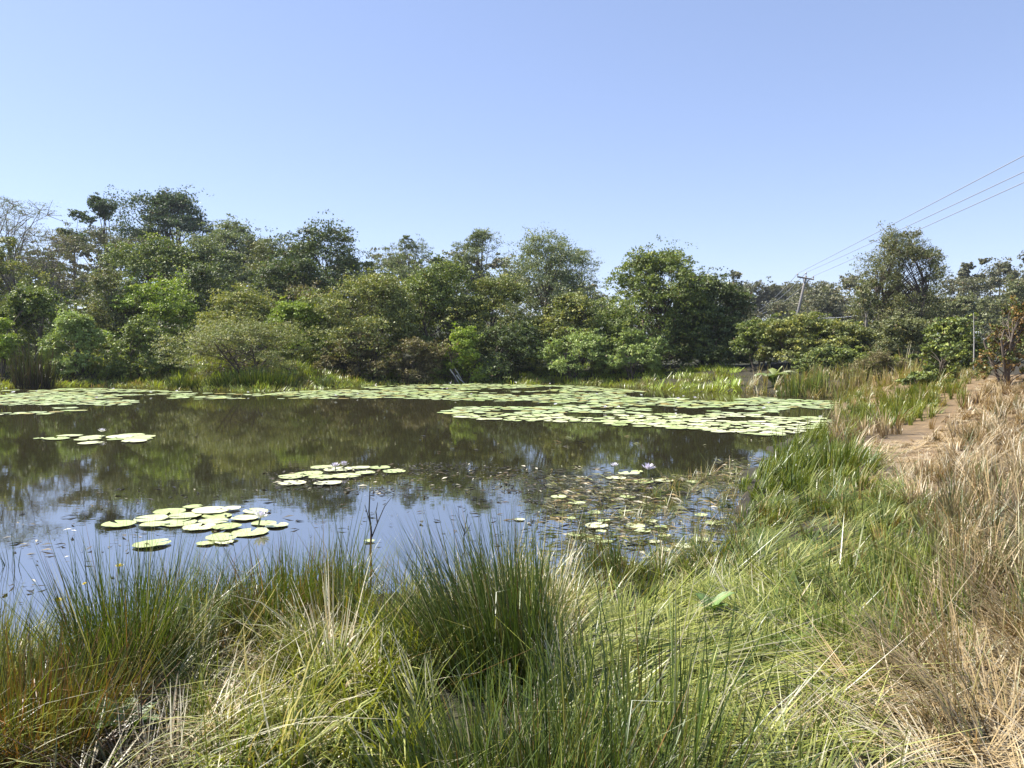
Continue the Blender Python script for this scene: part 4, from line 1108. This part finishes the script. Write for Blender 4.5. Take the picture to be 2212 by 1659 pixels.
for zf, x, y, s, kd, l in [(z4, 635, 425, 0.10, 'white', 'white lily flower standing above the lone left raft'), (z4, 1620, 990, 0.105, 'white', 'white open lily flower on the near raft of pads'),
                           (z4, 2085, 655, 0.085, 'lilac', 'left one of the two lilac lily flowers on the middle raft'), (z4, 2140, 645, 0.085, 'lilac', 'right one of the two lilac lily flowers on the middle raft'),
                           (z5, 1820, 672, 0.12, 'lilac', 'pink-lilac lily flower above its reflection near the right bank'), (z5, 1610, 650, 0.07, 'white', 'small white lily flower left of the pink-lilac one')]:
    p = on(*zf(x, y))
    flower(p[0], p[1], 0.10, s, kd, l)
fi = rng.choice(len(allp), 48, replace=False)
for k, i in enumerate(fi):
    x, y, r, s = allp[i]
    if not (-10 < X_[i] < 2220):
        continue
    flower(x, y, 0.10, U(0.05, 0.08), 'white' if k % 3 else 'lilac', f'small {"white" if k % 3 else "lilac"} lily flower dotted over the far pad mats', 'flowers on the pad mats', False)
for X, Y, zz, l in [(258, 1225, 0.25, 'small yellow flower on the water behind the dark upright rushes'), (125, 1300, 0.30, 'yellow flower beside the half-sunk pad at the left rushes'), (183, 1262, 0.2, 'tiny yellow flower between the two larger yellow flowers')]:
    p = on(X, Y, zz)
    flower(p[0], p[1], zz, 0.035 if 'tiny' not in l else 0.018, 'yellow', l, name='yellow_flower')


# ------------------------------------------------------------------ floating bits
def flecks():
    Ps = []
    for poly, d in [([(560, 1020), (900, 1000), (1300, 1010), (1420, 1040), (1300, 1100), (900, 1075), (600, 1060)], 190),
                    ([(150, 1060), (420, 1050), (650, 1060), (1200, 1100), (1300, 1180), (700, 1180), (100, 1200), (-100, 1150)], 22),
                    ([(-100, 1150), (200, 1180), (300, 1280), (0, 1330), (-100, 1330)], 34),
                    ([(1200, 1060), (1600, 1010), (1600, 1180), (1500, 1230), (1250, 1260), (1100, 1180)], 330),
                    ([(1550, 995), (1700, 985), (1700, 1010), (1600, 1040)], 380),
                    ([(500, 935), (1900, 935), (1650, 985), (300, 985)], 2.0)]:
        w = np.array([on(X, Y)[:2] for X, Y in poly]); lo, hi = w.min(0), w.max(0)
        n = int(d * np.prod(hi - lo)); x, y = U(lo[0], hi[0], n), U(lo[1], hi[1], n)
        k = inside(w, x, y) & inside(POND, x, y) & (U(0, 1, n) < 0.35 + 0.65 * (wob(x, y, 2.5, 31) > -0.1))
        Ps.append(np.stack([x[k], y[k]], 1))
    P = np.concatenate(Ps); n = len(P)
    a = U(0, 6.28, n)
    ax = np.stack([np.cos(a), np.sin(a), U(-0.08, 0.25, n)], 1)
    weedy = proj(np.c_[P, np.zeros(n)])[0] > 1180
    ln = np.where(weedy, U(0.05, 0.32, n), U(0.025, 0.13, n)) * (U(0, 1, n) ** 0.6 + 0.3)
    col = np.where(weedy[:, None], cmix([(1, STRAW), (3, (0.20, 0.20, 0.09)), (2, G_YEL), (3, (0.05, 0.045, 0.03)), (1, CREAM)], n), cmix([(5, (0.02, 0.018, 0.012)), (2, (0.05, 0.04, 0.02)), (1, (0.14, 0.10, 0.05)), (0.5, CREAM)], n))
    V, F, C = leaf_quads(np.c_[P, np.full(n, 0.006) + U(0, 0.02, n)], ax, np.tile([0, 0, 1.0], (n, 1)), ln, np.where(weedy, U(0.003, 0.007, n), ln * U(0.1, 0.35, n)), col)
    o = link('floating_debris', mesh_np('floating_debris', V, F, M_DRY, C))
    tag(o, 'dead leaf and stem fragments floating on the pond', 'debris', kind='stuff')


flecks()


def twig(name, label, pts_px, D, r0, mat, cat='twig', forks=()):
    P = [at(X, Y, D) for X, Y in pts_px]
    b = P[0].copy()
    e = link(name, None, loc=tuple(b)); tag(e, label, cat)
    P = np.array(P) - b
    v, f = tubes([P], [np.linspace(r0, r0 * 0.4, len(P))], 6)
    link('stem', mesh_np('stem', v, f, mat, smooth=True), e)
    for fk in forks:
        Q = np.array([at(X, Y, D + d) for X, Y, d in fk]) - b
        v, f = tubes([Q], [np.linspace(r0 * 0.6, r0 * 0.2, len(Q))], 5)
        link('side_twig', mesh_np('side_twig', v, f, mat, smooth=True), e)
    return e


twig('dead_twig', 'black forked twig sticking out of the water left of centre', [(800, 1195), (802, 1150), (797, 1105), (799, 1060)], 7.2, 0.012, M_TWIG,
     forks=[[(803, 1160, 0), (815, 1130, .05), (830, 1095, .1), (845, 1075, .15)], [(802, 1140, 0), (795, 1115, -.04), (788, 1090, -.08)], [(815, 1130, .05), (812, 1105, .1), (816, 1085, .1)]])
twig('dead_twig', 'short black twig in the water right of the leaning rushes', [(1000, 1185), (1003, 1150), (1010, 1110)], 7.6, 0.008, M_TWIG, forks=[[(1003, 1150, 0), (992, 1120, .05), (990, 1095, .08)], [(1003, 1155, 0), (1018, 1130, .05)]])
for k, (a, b, c) in enumerate([((985, 800), (1000, 826), 'upper'), ((978, 806), (992, 830), 'middle'), ((992, 818), (1006, 832), 'lowest')]):
    twig('fallen_branch', f'bleached fallen branch slanting into the water, {c} of three', [(a[0] - 6, a[1] - 8), a, ((a[0] + b[0]) / 2 + 1, (a[1] + b[1]) / 2), b], 41.6 - 0.2 * k, 0.05, M_DEADWOOD, 'branch')
twig('thin_stake', 'thin pale stake standing on the right bank', [(2103, 800), (2104, 740), (2103, 676)], 24, 0.022, M_DEADWOOD, 'stake')

# ------------------------------------------------------------------ banana plant
def banana():
    b = on(1672, 822, 0.3)
    D = 34.0
    base = at(1672, 800, D); base[2] = gz(base[0], D) - 0.55
    e = tag(link('banana_plant', None, loc=tuple(base)), 'banana plant with broad arching leaves behind the reed belt', 'plant')
    v, f = tubes([np.array([[0, 0, -0.1], [0.02, 0, 0.5], [0.0, 0.03, 1.1]])], [[0.13, 0.11, 0.07]], 8)
    link('stem', mesh_np('stem', v, f, M_STALK, smooth=True), e)
    e.scale = (0.75, 0.75, 0.75)
    r = np.random.default_rng(3)
    for k, (hd, ln, l0, l1, cl) in enumerate([(0.2, 1.5, 0.3, 2.2, 0), (1.4, 1.4, 0.2, 1.6, 1), (2.9, 1.5, 0.4, 2.3, 0), (4.0, 1.4, 0.4, 2.2, 0), (5.2, 1.5, 0.35, 2.1, 1), (0.0, 2.2, 0.4, 2.6, 2), (-0.5, 1.2, 0.1, 0.9, 1)]):
        n = 9
        t = np.linspace(0, 1, n)
        th = l0 + (l1 - l0) * t
        x = np.concatenate([[0], np.cumsum(np.sin(th[:-1]))]) * ln / n; z = 1.0 + np.concatenate([[0], np.cumsum(np.cos(th[:-1]))]) * ln / n
        wd = 0.30 * np.sin(np.clip(t * 0.93 + 0.07, 0, 1) * math.pi) ** 0.6 * np.where(t < 0.12, 0.2, 1) + 0.01
        d = np.array([math.cos(hd), math.sin(hd)]); s = np.array([-math.sin(hd), math.cos(hd)])
        V, C = [], []
        c = [(0.13, 0.18, 0.04), (0.20, 0.24, 0.05), (0.30, 0.32, 0.18)][cl]
        for i in range(n):
            for sg in (-1, 0, 1):
                jag = wd[i] * (1 + 0.35 * r.normal()) * sg
                V.append([d[0] * x[i] + s[0] * jag, d[1] * x[i] + s[1] * jag, z[i] - abs(sg) * 0.06 + (0.02 if sg == 0 else 0)]); C.append(np.array(c) * (1.25 if sg == 0 else r.uniform(0.85, 1.1)))
        F = [[i * 3 + j, i * 3 + j + 1, i * 3 + j + 4, i * 3 + j + 3] for i in range(n - 1) for j in (0, 1)]
        link('leaf', mesh_np('leaf', np.array(V), np.array(F), M_LEAF, np.array(C)), e)


banana()


def weed(X, Y, label, n, ln, seed):
    r = np.random.default_rng(seed)
    p = on(X, Y, 0.2); g = gz(p[0], p[1])
    e = tag(link('broad_leaf_weed', None, loc=(p[0], p[1], g)), label, 'weed')
    for k in range(n):
        hd = 6.283 * k / n + r.uniform(-0.4, 0.4); l = ln * r.uniform(0.7, 1.2); m = 7
        t = np.linspace(0, 1, m); th = 0.5 + 1.1 * t + r.uniform(-0.15, 0.15)
        x = np.concatenate([[0], np.cumsum(np.sin(th[:-1]))]) * l / m; z = np.concatenate([[0], np.cumsum(np.cos(th[:-1]))]) * l / m
        wd = l * 0.21 * np.sin(np.clip(t * 0.95 + 0.05, 0, 1) * math.pi) ** 0.7 + 0.002
        d = np.array([math.cos(hd), math.sin(hd)]); q = np.array([-d[1], d[0]])
        V, C = [], []
        c = np.array([0.10, 0.17, 0.03]) * r.uniform(0.8, 1.3)
        for i in range(m):
            for sg in (-1, 0, 1):
                V.append([d[0] * x[i] + q[0] * wd[i] * sg, d[1] * x[i] + q[1] * wd[i] * sg, z[i] + abs(sg) * wd[i] * 0.35 + 0.01]); C.append(c * (1.5 if sg == 0 else r.uniform(0.8, 1.1)))
        F = [[i * 3 + j, i * 3 + j + 1, i * 3 + j + 4, i * 3 + j + 3] for i in range(m - 1) for j in (0, 1)]
        link('leaf', mesh_np('leaf', np.array(V), np.array(F), M_LEAF, np.array(C)), e)


weed(1536, 1310, 'broad-leaved weed among the flattened grass right of centre', 5, 0.22, 1)
weed(278, 1600, 'dark broad-leaved weed low beside the orange-based tussock', 6, 0.26, 2)


# ------------------------------------------------------------------ power line
def power_line():
    D = 90.0
    top = at(1741, 596, D); bot = at(1716, 700, D)
    bot = top + (bot - top) * 1.35
    base = bot.copy(); base[2] = min(base[2], gz(base[0], D))
    e = tag(link('utility_pole', None, loc=tuple(base)), 'leaning grey wooden power pole with a crossarm above the trees', 'power pole')
    L_ = lambda p: np.asarray(p) - base
    v, f = tubes([np.array([L_(base), L_((base + top) / 2), L_(top)])], [[0.17, 0.15, 0.12]], 10)
    cap = [list(range(len(v) - 10, len(v)))]
    link('pole', mesh_np('pole', v, [f, np.array(cap)], M_POLE), e)
    a0, a1 = at(1721, 598, D), at(1757, 604, D)
    def box(name, p, q, w, mat):
        v, f = tubes([np.array([L_(p), L_(q)])], [[w, w]], 4)
        return link(name, mesh_np(name, v, [f, np.array([[0, 1, 2, 3], [7, 6, 5, 4]])], mat), e)
    mid = at(1740, 606, D)
    arm = box('crossarm', a0 + [0, -0.14, 0], a1 + [0, -0.14, 0], 0.09, M_POLE)
    low = top + (bot - top) * 0.14
    box('brace', a0 * 0.65 + a1 * 0.35 + [0, -0.14, 0], low + [0, -0.12, 0], 0.04, M_METAL)
    box('brace', a0 * 0.25 + a1 * 0.75 + [0, -0.14, 0], low + [0, -0.12, 0], 0.04, M_METAL)
    tips = []
    for p in (a0 * 0.97 + a1 * 0.03, top, a0 * 0.03 + a1 * 0.97):
        q = p + np.array([0, -0.14 if p is not top else 0, 0.05])
        v, f = tubes([np.array([L_(q), L_(q + [0, 0, .12]), L_(q + [0, 0, .2]), L_(q + [0, 0, .3]), L_(q + [0, 0, .36])])], [[0.03, 0.035, 0.09, 0.07, 0.02]], 8)
        link('insulator', mesh_np('insulator', v, f, M_CERAM, smooth=True), e if p is top else arm)
        tips.append(q + [0, 0, 0.33])
    # wires: to the next pole behind the camera on the right, and on down the valley to the left
    exits = [at(2212, 336, 33.0), at(2212, 371, 34.0), at(2212, 394, 35.5)]
    names = ['upper', 'middle', 'lower']
    for k in range(3):
        A, B = tips[k], exits[k]
        far_end = A + (B - A) * 2.0
        far_end[2] = B[2] + (B[2] - A[2]) * 0.6
        t = np.linspace(0, 1, 40)[:, None]
        Pw = A + (far_end - A) * t
        tb = np.linalg.norm((B - A)[:2]) / np.linalg.norm((far_end - A)[:2])
        sag = ((A + (far_end - A) * tb)[2] - B[2]) / (4 * tb * (1 - tb))
        Pw[:, 2] -= (4 * sag * t * (1 - t))[:, 0]
        v, f = tubes([Pw], [np.full(40, 0.021)], 5)
        o = link('power_wire', mesh_np('power_wire', v, f, M_WIRE, smooth=True))
        tag(o, f'{names[k]} of the three wires rising from the pole to the right', 'wire', 'power wires')
    ends = [at(1590, 690, 150), at(1600, 688, 150), at(1612, 684, 150)]
    for k in range(3):
        A, B = tips[k], ends[k]
        t = np.linspace(0, 1, 24)[:, None]
        Pw = A + (B - A) * t
        Pw[:, 2] -= (4 * 1.2 * t * (1 - t))[:, 0]
        v, f = tubes([Pw], [np.full(24, 0.03)], 5)
        o = link('power_wire', mesh_np('power_wire', v, f, M_WIRE, smooth=True))
        tag(o, f'{["left", "middle", "right"][k]} of the three wires running from the pole down behind the trees', 'wire', 'power wires')
    A, B = at(1728, 685, D - 0.3), at(2050, 628, 70)
    t = np.linspace(0, 1, 24)[:, None]
    Pw = A + (B - A) * t; Pw[:, 2] -= (4 * 0.9 * t * (1 - t))[:, 0]
    v, f = tubes([Pw], [np.full(24, 0.03)], 5)
    tag(link('power_wire', mesh_np('power_wire', v, f, M_WIRE, smooth=True)), 'low slack wire from the pole foot into the right-hand trees', 'wire', 'power wires')


power_line()

# ------------------------------------------------------------------ the dry-season haze between here and the ridge
def haze():
    x0, x1, y0, y1, z0, z1 = -3300, 3300, -2800, 3800, -2.0, 30.0
    V = [(x, y, z) for z in (z0, z1) for y in (y0, y1) for x in (x0, x1)]
    F = np.array([[0, 2, 3, 1], [4, 5, 7, 6], [0, 1, 5, 4], [2, 6, 7, 3], [0, 4, 6, 2], [1, 3, 7, 5]])
    m, N, L = mat_new('haze')
    v = N.new('ShaderNodeVolumePrincipled')
    v.inputs['Color'].default_value = (0.86, 0.91, 1.0, 1)
    v.inputs['Density'].default_value = 0.00028
    o = N.new('ShaderNodeOutputMaterial'); L.new(v.outputs[0], o.inputs[1])
    tag(link('haze', mesh_np('haze', V, F, m)), 'thin dry haze over the pond', 'haze', kind='stuff')


haze()
print('leaves', N_LEAF[0], 'blades', NB[0], 'pads', pad_n[0], 'tris', N_LEAF[0] + TRI[0])
